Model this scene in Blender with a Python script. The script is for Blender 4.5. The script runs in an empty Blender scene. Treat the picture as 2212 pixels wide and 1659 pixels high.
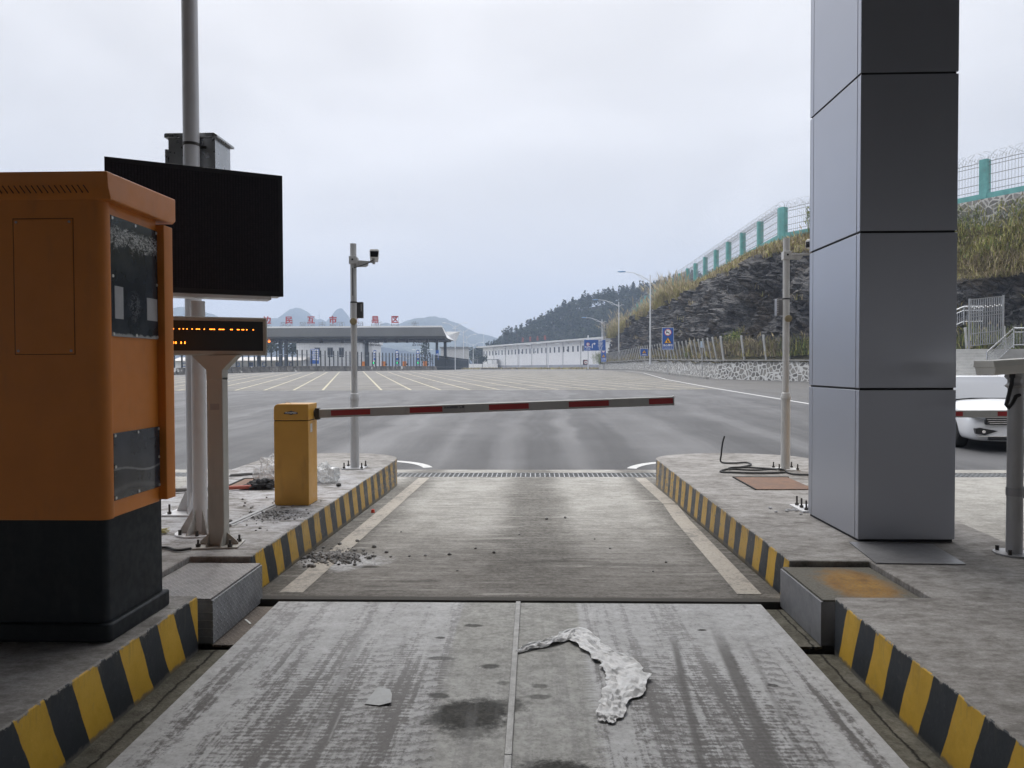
import bpy, math, random
import numpy as np
from mathutils import Vector, Matrix, noise as mnoise
R = math.radians
scene = bpy.context.scene
COL = scene.collection
random.seed(7)

# ------------------------------------------------------------------ camera
CAM_H = 1.55
cd = bpy.data.cameras.new("camera"); cam = bpy.data.objects.new("camera", cd); COL.objects.link(cam)
cd.sensor_fit = 'HORIZONTAL'; cd.sensor_width = 36.0; cd.lens = 36.0 * 1640.0 / 2212.0
cd.clip_start = 0.05; cd.clip_end = 9000
cam.matrix_world = Matrix.Translation((0, 0, CAM_H)) @ Matrix.Rotation(R(1.71), 4, 'Z') @ Matrix.Rotation(R(90 - 1.24), 4, 'X') @ Matrix.Rotation(R(-0.2), 4, 'Z')
scene.camera = cam

# ------------------------------------------------------------------ sky, sun, exposure
SUN_EL, SUN_AZ = 52.0, -12.0            # degrees; azimuth from +Y towards +X
world = bpy.data.worlds.new("World"); scene.world = world; world.use_nodes = True
wn, wl = world.node_tree.nodes, world.node_tree.links
wn.clear()
wo = wn.new('ShaderNodeOutputWorld')
sky = wn.new('ShaderNodeTexSky'); sky.sky_type = 'NISHITA'; sky.sun_disc = False
sky.sun_elevation = R(SUN_EL); sky.sun_rotation = R(SUN_AZ); sky.dust_density = 4; sky.air_density = 1.2
bg1 = wn.new('ShaderNodeBackground'); bg1.inputs[1].default_value = 0.12
wl.new(sky.outputs[0], bg1.inputs[0])
tc = wn.new('ShaderNodeTexCoord')
sx = wn.new('ShaderNodeSeparateXYZ'); wl.new(tc.outputs['Generated'], sx.inputs[0])
rmp = wn.new('ShaderNodeValToRGB'); wl.new(sx.outputs[2], rmp.inputs[0])
e = rmp.color_ramp.elements
e[0].position = 0.0; e[0].color = (0.605, 0.603, 0.622, 1)
e[1].position = 1.0; e[1].color = (2.3, 2.29, 2.29, 1)
x_ = e.new(0.12); x_.color = (0.645, 0.643, 0.664, 1)
x_ = e.new(0.42); x_.color = (0.74, 0.739, 0.758, 1)
x_ = e.new(0.62); x_.color = (1.35, 1.36, 1.40, 1)
mp = wn.new('ShaderNodeMapping'); mp.inputs['Scale'].default_value = (1.0, 1.0, 2.6)
wl.new(tc.outputs['Generated'], mp.inputs[0])
nz = wn.new('ShaderNodeTexNoise'); nz.inputs['Scale'].default_value = 2.2; nz.inputs['Detail'].default_value = 5; nz.inputs['Roughness'].default_value = 0.45
nz.inputs['Distortion'].default_value = 0.6
wl.new(mp.outputs[0], nz.inputs[0])
mr = wn.new('ShaderNodeMapRange'); mr.inputs['From Min'].default_value = 0.3; mr.inputs['From Max'].default_value = 0.72
mr.inputs['To Min'].default_value = 0.87; mr.inputs['To Max'].default_value = 1.15
wl.new(nz.outputs['Fac'], mr.inputs[0])
mu = wn.new('ShaderNodeVectorMath'); mu.operation = 'SCALE'
wl.new(rmp.outputs[0], mu.inputs[0]); wl.new(mr.outputs[0], mu.inputs['Scale'])
bg2 = wn.new('ShaderNodeBackground'); bg2.inputs[1].default_value = 1.0
wl.new(mu.outputs[0], bg2.inputs[0])
ms = wn.new('ShaderNodeMixShader'); ms.inputs[0].default_value = 0.94
wl.new(bg1.outputs[0], ms.inputs[1]); wl.new(bg2.outputs[0], ms.inputs[2]); wl.new(ms.outputs[0], wo.inputs[0])

sd = bpy.data.lights.new("sun", 'SUN'); sun = bpy.data.objects.new("sun", sd); COL.objects.link(sun)
sd.energy = 1.3; sd.angle = R(30); sd.color = (1.0, 0.965, 0.92)
ce = math.cos(R(SUN_EL))
sdir = Vector((math.sin(R(SUN_AZ)) * ce, math.cos(R(SUN_AZ)) * ce, math.sin(R(SUN_EL))))
sun.rotation_euler = sdir.to_track_quat('Z', 'Y').to_euler(); sun.location = (0, 0, 60)
scene.view_settings.view_transform = 'Standard'; scene.view_settings.look = 'None'
scene.view_settings.gamma = 1.0; scene.view_settings.exposure = 0.30
scene.render.engine = 'CYCLES'
scene.cycles.use_denoising = True
scene.cycles.max_bounces = 8; scene.cycles.transparent_max_bounces = 12; scene.cycles.volume_bounces = 1

# ------------------------------------------------------------------ helpers: materials
class NG:
    def __init__(s, name):
        s.m = bpy.data.materials.new(name); s.m.use_nodes = True
        s.t = s.m.node_tree; s.N, s.L = s.t.nodes, s.t.links
        s.b = s.N['Principled BSDF']
        s.g = s.N.new('ShaderNodeNewGeometry'); s.pos = s.g.outputs['Position']
    def put(s, sock, v):
        if isinstance(v, bpy.types.NodeSocket): s.L.new(v, sock)
        elif isinstance(v, (tuple, list)) and len(v) == 3 and sock.type == 'RGBA': sock.default_value = (*v, 1)
        else: sock.default_value = v
    def map(s, sc=(1, 1, 1), rot=(0, 0, 0), loc=(0, 0, 0), src=None):
        n = s.N.new('ShaderNodeMapping'); s.L.new(src or s.pos, n.inputs[0])
        n.inputs['Scale'].default_value = sc; n.inputs['Rotation'].default_value = rot; n.inputs['Location'].default_value = loc
        return n.outputs[0]
    def noise(s, scale=1.0, detail=4, rough=.55, dist=0, vec=None, sc=None, loc=(0, 0, 0)):
        n = s.N.new('ShaderNodeTexNoise')
        v = vec or (s.map(sc, loc=loc) if sc else s.pos)
        s.L.new(v, n.inputs['Vector'])
        n.inputs['Scale'].default_value = scale; n.inputs['Detail'].default_value = detail
        n.inputs['Roughness'].default_value = rough; n.inputs['Distortion'].default_value = dist
        return n.outputs['Fac']
    def voro(s, scale=1.0, feature='F1', sc=None, rnd=1.0, col=False, vec=None):
        n = s.N.new('ShaderNodeTexVoronoi'); n.feature = feature
        s.L.new(vec or (s.map(sc) if sc else s.pos), n.inputs['Vector'])
        n.inputs['Scale'].default_value = scale; n.inputs['Randomness'].default_value = rnd
        return n.outputs['Color' if col else 'Distance']
    def wave(s, scale, axis='X', dist=0, dscale=1, sc=None, detail=2):
        n = s.N.new('ShaderNodeTexWave'); n.bands_direction = axis
        s.L.new(s.map(sc) if sc else s.pos, n.inputs['Vector'])
        n.inputs['Scale'].default_value = scale; n.inputs['Distortion'].default_value = dist
        n.inputs['Detail Scale'].default_value = dscale; n.inputs['Detail'].default_value = detail
        return n.outputs['Fac']
    def m2(s, op, a, b=0.0, c=None, clamp=False):
        n = s.N.new('ShaderNodeMath'); n.operation = op; n.use_clamp = clamp
        s.put(n.inputs[0], a); s.put(n.inputs[1], b)
        if c is not None: s.put(n.inputs[2], c)
        return n.outputs[0]
    def add(s, a, b): return s.m2('ADD', a, b)
    def sub(s, a, b): return s.m2('SUBTRACT', a, b)
    def mul(s, a, b): return s.m2('MULTIPLY', a, b)
    def ss(s, x, lo, hi, t0=0.0, t1=1.0):
        n = s.N.new('ShaderNodeMapRange'); n.interpolation_type = 'SMOOTHSTEP'
        s.put(n.inputs[0], x); n.inputs[1].default_value = lo; n.inputs[2].default_value = hi
        n.inputs[3].default_value = t0; n.inputs[4].default_value = t1
        return n.outputs[0]
    def xyz(s, src=None):
        n = s.N.new('ShaderNodeSeparateXYZ'); s.L.new(src or s.pos, n.inputs[0]); return n.outputs
    def mix(s, f, a, b, mode='MIX'):
        n = s.N.new('ShaderNodeMix'); n.data_type = 'RGBA'; n.blend_type = mode
        s.put(n.inputs[0], f); s.put(n.inputs[6], a); s.put(n.inputs[7], b)
        return n.outputs[2]
    def ramp(s, f, stops):
        n = s.N.new('ShaderNodeValToRGB'); s.put(n.inputs[0], f)
        e = n.color_ramp.elements
        while len(e) < len(stops): e.new(0.5)
        for el, (p, c) in zip(e, stops):
            el.position = p; el.color = (*c, 1) if isinstance(c, tuple) else (c, c, c, 1)
        return n.outputs[0]
    def ell(s, X, Y, x, y, rx, ry, nz=None, k=.6):
        a = s.m2('DIVIDE', s.sub(X, x), rx); b = s.m2('DIVIDE', s.sub(Y, y), ry)
        d = s.m2('SQRT', s.add(s.mul(a, a), s.mul(b, b)))
        if nz is not None: d = s.add(d, s.mul(s.sub(nz, .5), k * 2))
        return s.ss(d, 1.1, .55)
    def band(s, X, x0, x1, soft=.1):
        return s.mul(s.ss(X, x0 - soft, x0 + soft), s.ss(X, x1 + soft, x1 - soft))
    def out(s, col, rough=.6, bump=None, bs=.3, bd=.01, metal=0.0, spec=None, alpha=None, emit=None, es=1.0):
        s.put(s.b.inputs['Base Color'], col); s.put(s.b.inputs['Roughness'], rough); s.put(s.b.inputs['Metallic'], metal)
        if spec is not None: s.b.inputs['Specular IOR Level'].default_value = spec
        if bump is not None:
            n = s.N.new('ShaderNodeBump'); n.inputs['Strength'].default_value = bs; n.inputs['Distance'].default_value = bd
            s.L.new(bump, n.inputs['Height']); s.L.new(n.outputs[0], s.b.inputs['Normal'])
        if alpha is not None: s.put(s.b.inputs['Alpha'], alpha)
        if emit is not None:
            s.put(s.b.inputs['Emission Color'], emit); s.b.inputs['Emission Strength'].default_value = es
        return s.m

def sc3(c, k): return tuple(min(1, x * k) for x in c)
_mc = {}
def paint(name, c, rough=.45, var=.12, scale=3.0, metal=0.0, dirt=None, spec=None, bump=0.0):
    """painted or metal surface with soft variation, fine specks and optional dirt"""
    if name in _mc: return _mc[name]
    g = NG(name)
    a = g.noise(scale, 5, .6)
    col = g.mix(g.ss(a, .3, .7), sc3(c, 1 - var), sc3(c, 1 + var))
    if dirt:
        d = g.noise(1.0, 6, .65, sc=(scale * 3, scale * 3, scale * .8))
        col = g.mix(g.ss(d, .52, .74, 0, dirt[1]), col, dirt[0])
    r = g.ss(g.noise(scale * 6, 3), .3, .7, rough * (.85 if var > .02 else .97), min(1, rough * (1.15 if var > .02 else 1.03)))
    m = g.out(col, r, g.noise(60, 3) if bump else None, bump, .003, metal, spec)
    _mc[name] = m
    return m
def plain(name, c, rough=.6, metal=0.0, emit=None, es=1.0):
    if name in _mc: return _mc[name]
    m = NG(name).out(c, rough, metal=metal, emit=emit, es=es); _mc[name] = m
    return m

# ------------------------------------------------------------------ helpers: meshes and things
class MB:
    def __init__(s): s.v = []; s.f = []; s.mi = []; s.cur = 0
    def add(s, vs, fs):
        o = len(s.v); s.v += [tuple(p) for p in vs]
        for f in fs: s.f.append([i + o for i in f]); s.mi.append(s.cur)
        return s
    def box(s, x0, x1, y0, y1, z0, z1):
        return s.add([(x0, y0, z0), (x1, y0, z0), (x1, y1, z0), (x0, y1, z0), (x0, y0, z1), (x1, y0, z1), (x1, y1, z1), (x0, y1, z1)],
                     [(0, 3, 2, 1), (4, 5, 6, 7), (0, 1, 5, 4), (1, 2, 6, 5), (2, 3, 7, 6), (3, 0, 4, 7)])
    def bar(s, p0, p1, w, h=None, up=(0, 0, 1)):
        h = h or w; p0, p1 = Vector(p0), Vector(p1); d = (p1 - p0).normalized(); u = Vector(up)
        if abs(d.dot(u)) > .98: u = Vector((0, 1, 0))
        a = d.cross(u).normalized() * (w / 2); b = d.cross(a).normalized() * (h / 2)
        vs = [p + i * a + j * b for p in (p0, p1) for i, j in ((-1, -1), (1, -1), (1, 1), (-1, 1))]
        return s.add(vs, [(0, 1, 2, 3), (7, 6, 5, 4), (0, 4, 5, 1), (1, 5, 6, 2), (2, 6, 7, 3), (3, 7, 4, 0)])
    def cyl(s, p0, p1, r0, r1=None, n=16, cap=True):
        return s.tube([p0, p1], [r0, r0 if r1 is None else r1], n, cap)
    def tube(s, pts, r, n=8, cap=True):
        pts = [Vector(p) for p in pts]; rs = r if isinstance(r, (list, tuple)) else [r] * len(pts)
        vs = []; fs = []; prev = None
        for i, p in enumerate(pts):
            d = (pts[min(i + 1, len(pts) - 1)] - pts[max(i - 1, 0)])
            d = d.normalized() if d.length > 1e-9 else Vector((0, 0, 1))
            if prev is None:
                u = Vector((0, 0, 1)) if abs(d.z) < .9 else Vector((1, 0, 0))
                a = d.cross(u).normalized()
            else:
                a = (prev - d * prev.dot(d)).normalized()
            prev = a; b = d.cross(a)
            for k in range(n):
                t = 2 * math.pi * k / n; vs.append(p + (a * math.cos(t) + b * math.sin(t)) * rs[i])
        for i in range(len(pts) - 1):
            for k in range(n):
                fs.append((i * n + k, i * n + (k + 1) % n, (i + 1) * n + (k + 1) % n, (i + 1) * n + k))
        if cap:
            fs.append(tuple(range(n - 1, -1, -1))); o = (len(pts) - 1) * n; fs.append(tuple(range(o, o + n)))
        return s.add(vs, fs)
    def prism(s, poly, z0, z1, axis='Z'):
        """poly of 2-D points extruded along axis; Z: (x,y); Y: (x,z); X: (y,z)"""
        f = {'Z': lambda p, h: (p[0], p[1], h), 'Y': lambda p, h: (p[0], h, p[1]), 'X': lambda p, h: (h, p[0], p[1])}[axis]
        n = len(poly)
        vs = [f(p, z0) for p in poly] + [f(p, z1) for p in poly]
        return s.add(vs, [tuple(range(n - 1, -1, -1)), tuple(range(n, 2 * n))] + [(i, (i + 1) % n, n + (i + 1) % n, n + i) for i in range(n)])
    def ball(s, c, r, nu=10, nv=7, sc=(1, 1, 1)):
        vs = []; fs = []
        for j in range(nv + 1):
            th = math.pi * j / nv
            for i in range(nu):
                ph = 2 * math.pi * i / nu
                vs.append((c[0] + r * sc[0] * math.sin(th) * math.cos(ph), c[1] + r * sc[1] * math.sin(th) * math.sin(ph), c[2] + r * sc[2] * math.cos(th)))
        for j in range(nv):
            for i in range(nu): fs.append((j * nu + i, (j + 1) * nu + i, (j + 1) * nu + (i + 1) % nu, j * nu + (i + 1) % nu))
        return s.add(vs, fs)
    def new(s): s.cuts = getattr(s, 'cuts', []) + [(len(s.v), len(s.f))]; return s
    def parts(s, name, mats, parent=None, **k):
        cuts = getattr(s, 'cuts', []) + [(len(s.v), len(s.f))]
        if cuts[0][0] != 0: cuts = [(0, 0)] + cuts
        for (v0, f0), (v1, f1) in zip(cuts, cuts[1:]):
            if v1 == v0: continue
            q = MB(); q.v = s.v[v0:v1]; q.f = [[i - v0 for i in f] for f in s.f[f0:f1]]; q.mi = s.mi[f0:f1]; q.obj(name, mats, parent, **k)
    def quad(s, *p): return s.add(p, [tuple(range(len(p)))])
    def obj(s, name, mats, parent=None, bev=0.0, smooth=35, loc=None, seg=2, fix=False):
        me = bpy.data.meshes.new(name); me.from_pydata(s.v, [], s.f)
        mats = mats if isinstance(mats, (list, tuple)) else [mats]
        for m in mats: me.materials.append(m)
        if any(s.mi): me.polygons.foreach_set('material_index', s.mi)
        if fix:
            import bmesh
            b = bmesh.new(); b.from_mesh(me); bmesh.ops.recalc_face_normals(b, faces=b.faces); b.to_mesh(me); b.free()
        if smooth:
            me.polygons.foreach_set('use_smooth', [True] * len(s.f)); me.set_sharp_from_angle(angle=R(smooth))
        o = bpy.data.objects.new(name, me); COL.objects.link(o)
        if parent: o.parent = parent
        if loc: o.location = loc
        if bev:
            md = o.modifiers.new("bevel", 'BEVEL'); md.width = bev; md.segments = seg; md.limit_method = 'ANGLE'; md.angle_limit = R(40)
            md.harden_normals = False
        return o

def tag(o, label=None, cat=None, group=None, kind=None):
    if label: o['label'] = label
    if cat: o['category'] = cat
    if group: o['group'] = group
    if kind: o['kind'] = kind
    return o
def thing(name, label, cat, loc=(0, 0, 0), rz=0.0, group=None):
    o = bpy.data.objects.new(name, None); COL.objects.link(o); o.empty_display_size = .2
    o.location = loc; o.rotation_euler = (0, 0, R(rz))
    return tag(o, label, cat, group)
def kids(o): return [c for c in list(o.children)]
def copy_tree(o, parent=None):
    c = o.copy(); COL.objects.link(c)
    if parent: c.parent = parent
    for k in kids(o): copy_tree(k, c)
    return c
def struct(o): return tag(o, kind='structure')
def lettering(body, size, mat, parent, loc, rot=(90, 0, 0), ext=.002, bold=.0, mirror=False, name='lettering', wid=1.0, align='CENTER'):
    c = bpy.data.curves.new('lettering', 'FONT'); c.body = body; c.size = size; c.extrude = ext; c.offset = bold
    c.align_x = align; c.align_y = 'CENTER'; c.resolution_u = 2
    o = bpy.data.objects.new('tmp', c); COL.objects.link(o)
    bpy.context.view_layer.update()
    me = bpy.data.meshes.new_from_object(o.evaluated_get(bpy.context.evaluated_depsgraph_get()))
    bpy.data.objects.remove(o); bpy.data.curves.remove(c)
    me.materials.clear(); me.materials.append(mat)
    w = bpy.data.objects.new(name, me); COL.objects.link(w)
    if parent: w.parent = parent
    w.location = loc; w.rotation_euler = tuple(R(a) for a in rot); w.scale = (-wid if mirror else wid, 1, 1)
    return w
def flat_mesh(name, V, F, mats, mi=None, parent=None, smooth=False):
    me = bpy.data.meshes.new(name); me.from_pydata(V if isinstance(V, list) else V.tolist(), [], F if isinstance(F, list) else F.tolist())
    for m in (mats if isinstance(mats, (list, tuple)) else [mats]): me.materials.append(m)
    if mi is not None: me.polygons.foreach_set('material_index', np.asarray(mi, dtype=np.int32))
    if smooth: me.polygons.foreach_set('use_smooth', [True] * len(me.polygons))
    me.update()
    o = bpy.data.objects.new(name, me); COL.objects.link(o)
    if parent: o.parent = parent
    return o
def fbm(x, y, z=0.0, o=4): return mnoise.fractal(Vector((x, y, z)), 1.0, 2.0, o, noise_basis='PERLIN_ORIGINAL')

# yard surface: valley at the drain, then rising to a flat top
YARD0, FLAT_Y = 12.5, 115.0
def yard_z(y):
    if y < 5.0: return 0.0
    if y < YARD0: return -0.0193 * (y - 5.0)
    return -0.145 + 0.0116 * (min(y, FLAT_Y) - YARD0)
FLAT_Z = yard_z(200)
TOP = 0.27            # top of the traffic islands

# ------------------------------------------------------------------ materials of the ground
def mat_island():
    g = NG('island_concrete'); X, Y, Z = g.xyz()
    big = g.noise(1.3, 6, .6); mid = g.noise(1.0, 7, .68, sc=(5, 9, 5)); fine = g.noise(70, 5, .8); grain = g.noise(1.0, 7, .78, sc=(16, 26, 16))
    col = g.ramp(g.add(g.add(g.mul(big, .26), g.mul(mid, .38)), g.mul(grain, .36)), [(.37, (.112, .103, .095)), (.46, (.218, .206, .193)), (.53, (.325, .312, .298)), (.63, (.45, .44, .425))])
    # pale cement dust lies round the barrier and the sign posts
    dust = g.ell(X, Y, -2.9, 7.4, 1.5, 3.0, big, .7)
    dust = g.mul(dust, g.ss(mid, .38, .6))
    col = g.mix(g.mul(dust, g.ss(grain, .38, .56, .45, .9)), col, (.52, .52, .545))
    crumbs = g.ell(X, Y, -2.22, 6.55, .32, .34, mid, .7)
    col = g.mix(g.mul(crumbs, g.ss(fine, .42, .55)), col, (.10, .10, .105))
    worn = g.ss(g.noise(1.0, 4, .7, sc=(2, 6, 2), loc=(5, 3, 0)), .56, .72, 0, .55)
    col = g.mix(worn, col, (.10, .088, .075))
    sp = g.ss(g.voro(38), .06, .12, .75, 1)
    col = g.mix(sp, (.07, .065, .06), col)
    col = g.mix(g.ss(fine, .35, .7, .0, .4), col, (.13, .12, .11))
    return g.out(col, .9, g.add(g.mul(mid, .6), g.mul(fine, .5)), .55, .012, spec=.25)
def mat_kerb(name, start, pitch, far_fade):
    g = NG(name); X, Y, Z = g.xyz()
    wob = g.add(g.mul(g.sub(g.noise(9, 3), .5), .014), g.mul(g.sub(g.noise(1.7, 2), .5), .07))
    c = g.add(g.add(Y, wob), g.mul(g.sub(Z, TOP), .40))
    u = g.m2('FRACT', g.m2('DIVIDE', g.sub(c, start - 40 * pitch), pitch))
    isb = g.mul(g.ss(u, .0, .012), g.ss(u, .507, .495))
    n1 = g.noise(4, 6, .65); n2 = g.noise(1.0, 5, .7, sc=(30, 30, 4)); n3 = g.noise(24, 5, .7)
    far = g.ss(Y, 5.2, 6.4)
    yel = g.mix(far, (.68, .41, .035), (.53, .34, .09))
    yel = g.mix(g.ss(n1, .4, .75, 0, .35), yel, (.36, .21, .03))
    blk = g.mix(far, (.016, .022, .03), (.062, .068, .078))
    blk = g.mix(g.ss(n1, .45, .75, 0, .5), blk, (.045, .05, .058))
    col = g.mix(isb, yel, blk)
    drip = g.mul(g.ss(g.add(n2, g.mul(g.sub(Z, .12), 1.0)), .60, .74, 0, .75), g.ss(Y, 3.0, 7.0, .25, 1.0))
    col = g.mix(drip, col, (.085, .075, .055))
    zf = g.m2('MINIMUM', g.add(-.052, g.mul(g.sub(Y, 4.2), .0145)), g.mul(g.sub(Y, 5.0), -.0193))
    bot = g.mul(g.ss(g.add(g.sub(Z, zf), g.mul(n3, .05)), .060, .040), .85)
    col = g.mix(bot, col, (.15, .14, .12))
    worn = g.mul(g.ss(g.add(n3, g.mul(g.ss(Y, 8, 10.5), .12)), .58, .66), g.ss(Y, 4.8, 7.0, .12, 1))
    col = g.mix(worn, col, (.19, .18, .165))
    chip = g.ss(g.add(Z, g.mul(g.sub(n3, .5), .10)), TOP - .012, TOP - .004)
    col = g.mix(chip, col, (.25, .235, .21))
    return g.out(col, g.ss(n1, .3, .7, .45, .7), n3, .3, .006)
def mat_lane():
    g = NG('lane_concrete'); X, Y, Z = g.xyz()
    big = g.noise(.9, 6, .6); st = g.noise(1.0, 7, .72, sc=(2.2, 16, 1)); fine = g.noise(85, 5, .8); mid = g.noise(5, 7, .7); grain = g.noise(28, 6, .75)
    v = g.add(g.add(g.mul(big, .20), g.mul(st, .30)), g.add(g.mul(mid, .22), g.mul(grain, .28)))
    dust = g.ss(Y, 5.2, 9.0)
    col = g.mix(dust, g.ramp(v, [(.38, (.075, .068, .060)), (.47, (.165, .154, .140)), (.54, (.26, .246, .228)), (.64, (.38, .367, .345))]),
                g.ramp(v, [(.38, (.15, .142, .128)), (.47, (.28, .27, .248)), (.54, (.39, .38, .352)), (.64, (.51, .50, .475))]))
    xw = g.add(X, g.mul(g.sub(g.noise(1.3, 4), .5), .45))
    centre = g.mul(g.band(xw, -.36, .34, .20), g.ss(Y, 5.4, 7.5, .40, .80))
    sides = g.add(g.mul(g.band(xw, -1.95, -1.48, .16), .75), g.mul(g.band(xw, 1.30, 1.9, .16), .75))
    tyre = g.mul(g.add(centre, sides), g.ss(v, .62, .42, .72, 1.0))
    col = g.mix(g.m2('MINIMUM', tyre, .95), col, g.mix(g.ss(grain, .4, .6), (.062, .057, .050), (.125, .117, .105)))
    groove = g.mul(g.ss(g.wave(27, 'Y', .9, 3), .5, .85), g.ss(Y, 7.8, 5.6, .15, .6))
    col = g.mix(g.mul(groove, g.ss(mid, .35, .6, .4, 1)), col, (.07, .065, .058))
    pale = g.mul(g.ss(g.noise(1.0, 6, .7, sc=(1.2, 9, 1), loc=(7, 2, 0)), .56, .66), .5)
    col = g.mix(pale, col, (.43, .415, .385))
    col = g.mix(g.mul(g.ss(Y, 5.13, 5.07), g.ss(Y, 5.0, 5.01)), col, (.07, .066, .06))
    for y in (6.75, 8.05, 8.95, 9.9):
        yw = g.add(Y, g.mul(g.sub(mid, .5), .02)); col = g.mix(g.mul(g.band(yw, y - .004, y + .004, .005), g.ss(big, .4, .55, 0, .5)), col, (.42, .41, .38))
    for x, y, rx, ry, k in ((-1.33, 5.92, .12, .06, .9), (.25, 6.1, .5, .07, .3), (-.4, 6.9, .6, .08, .25), (.9, 6.0, .45, .06, .3), (-.9, 5.5, .3, .04, .35), (-1.1, 5.35, .16, .03, .4)):
        col = g.mix(g.mul(g.ell(X, Y, x, y, rx, ry, mid, .8), k), col, (.04, .037, .032))
    wet = g.mul(g.ell(X, Y, -1.60, 6.10, .42, .30, mid, .9), .85)
    col = g.mix(wet, col, g.mix(g.ss(grain, .4, .6), (.33, .33, .33), (.52, .52, .53)))
    col = g.mix(g.ss(g.voro(16, sc=(1, 1.6, 1)), .05, .09, .6, 1), (.055, .05, .045), col)
    col = g.mix(g.ss(fine, .54, .70, 0, .55), col, (.075, .07, .062))
    return g.out(col, .9, g.add(g.mul(groove, .5), g.mul(grain, .8)), .6, .010, spec=.25)
def mat_deck():
    g = NG('weighbridge_concrete'); X, Y, Z = g.xyz()
    big = g.noise(1.4, 6, .62); fine = g.noise(80, 6, .8); grain = g.noise(30, 7, .78); mid = g.noise(1.0, 7, .7, sc=(7, 10, 1)); blot = g.noise(1.0, 7, .72, sc=(9, 6.5, 1), dist=.5)
    streak = g.noise(1.0, 5, .62, sc=(8.5, .34, 1)); streak2 = g.noise(1.0, 5, .65, sc=(30, .8, 1), loc=(3, 0, 0))
    xw = g.add(X, g.mul(g.sub(g.noise(2.0, 3), .5), .22))
    wheel = g.m2('MAXIMUM', g.band(xw, -1.32, -.46, .16), g.band(xw, .44, 1.22, .16))
    near = g.ss(Y, 4.85, 3.2)
    # ragged tyre dirt: lengthwise bands broken into tread blocks and grains
    tread = g.wave(10.5, 'Y', 3.4, 2.6, sc=(.7, 1, 1), detail=4)
    v = g.add(g.add(g.mul(blot, .17), g.mul(streak, .40)), g.add(g.mul(streak2, .17), g.add(g.mul(grain, .24), g.mul(g.mul(g.sub(tread, .5), wheel), .035))))
    v = g.sub(v, g.mul(wheel, g.ss(near, 0, 1, .0, .040)))
    dirt = g.ss(v, .495, .425)
    dirt = g.mul(dirt, g.ss(near, 0, 1, .45, .97))
    base = g.ramp(g.add(g.mul(big, .25), g.add(g.mul(mid, .35), g.mul(grain, .4))), [(.34, (.23, .23, .228)), (.47, (.37, .372, .375)), (.60, (.50, .505, .515))])
    edge = g.add(X, g.mul(g.sub(tread, .5), g.ss(near, 0, 1, .01, .06)))
    centre = g.band(edge, -.47, .27, .012)
    cdirt = g.mul(centre, g.ss(near, 0, 1, .75, .6))
    base = g.mix(cdirt, base, g.ramp(g.add(g.mul(mid, .5), g.mul(grain, .5)), [(.36, (.13, .128, .112)), (.5, (.27, .268, .245)), (.62, (.39, .388, .36))]))
    dcol = g.ramp(fine, [(.32, (.055, .051, .050)), (.68, (.135, .128, .124))])
    col = g.mix(g.mul(dirt, g.sub(1.0, g.mul(centre, .6))), base, dcol)
    lug = g.ss(g.m2('SINE', g.add(g.mul(Y, 82.0), g.add(g.mul(g.m2('ABSOLUTE', g.sub(X, .1)), 20.0), g.mul(grain, 14.0)))), -.3, .7)
    for x0, w in ((.60, .085), (.86, .05), (-.50, .07), (-.80, .05), (1.2, .05)):
        xc = g.add(X, g.mul(g.sub(Y, 3.6), -.07 if x0 > 0 else .03))
        mk = g.mul(g.mul(g.band(xc, x0 - w, x0 + w, .02), g.ss(Y, 4.5, 3.9)), g.ss(blot, .36, .5))
        col = g.mix(g.mul(g.mul(mk, g.ss(streak, .38, .56)), .55), col, g.mix(lug, (.40, .40, .405), (.085, .08, .078)))
    for x0, w, k, b in ((.72, .020, .8, -.10), (1.0, .034, .8, -.08), (1.13, .015, .4, -.1), (-.98, .02, .35, .03), (-.72, .014, .3, .04)):
        xc = g.add(g.add(X, g.mul(g.sub(Y, 3.6), b)), g.mul(g.sub(grain, .5), .03))
        col = g.mix(g.mul(g.mul(g.band(xc, x0 - w, x0 + w, .014), g.ss(Y, 4.7, 4.0)), k), col, (.075, .070, .067))
    for x0, b in ((.30, -.02), (.34, -.02), (.285, -.02), (-.9, .05), (-1.02, .05), (-.6, .02)):
        xc = g.add(X, g.mul(g.sub(Y, 3.6), b)); col = g.mix(g.mul(g.band(xc, x0 - .004, x0 + .004, .006), g.ss(mid, .4, .6, 0, .45)), col, (.50, .50, .50))
    for x, y, rx, ry, k in ((-.31, 3.42, .22, .17, .97), (-.15, 3.5, .14, .09, .7), (-.28, 3.28, .15, .1, .6), (.09, 2.93, .2, .12, .97), (-.24, 3.95, .06, .035, .8), (-.46, 3.6, .06, .035, .85), (-.38, 4.55, .06, .035, .75), (-.55, 4.35, .035, .02, .8),
                           (-.16, 3.75, .05, .03, .6), (.02, 3.72, .05, .03, .6), (.02, 3.6, .07, .03, .6), (.99, 4.5, .035, .018, .95), (1.17, 3.75, .03, .02, .8), (-.42, 3.35, .12, .06, .6), (-.5, 4.05, .09, .03, .6), (.06, 4.18, .12, .03, .4)):
        col = g.mix(g.mul(g.ell(X, Y, x, y, rx, ry, g.add(g.mul(mid, .6), g.mul(grain, .4)), .9), k), col, g.mix(g.ss(grain, .42, .66), (.010, .010, .008), (.050, .048, .042)))
    col = g.mix(g.ss(g.voro(22), .05, .1, .55, 1), (.07, .065, .06), col)
    col = g.mix(g.ss(fine, .55, .70, 0, .5), col, (.10, .095, .09))
    return g.out(col, g.ss(dirt, 0, 1, .8, .62), g.add(g.mul(grain, .7), g.mul(fine, .4)), .4, .006, spec=.3)
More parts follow.
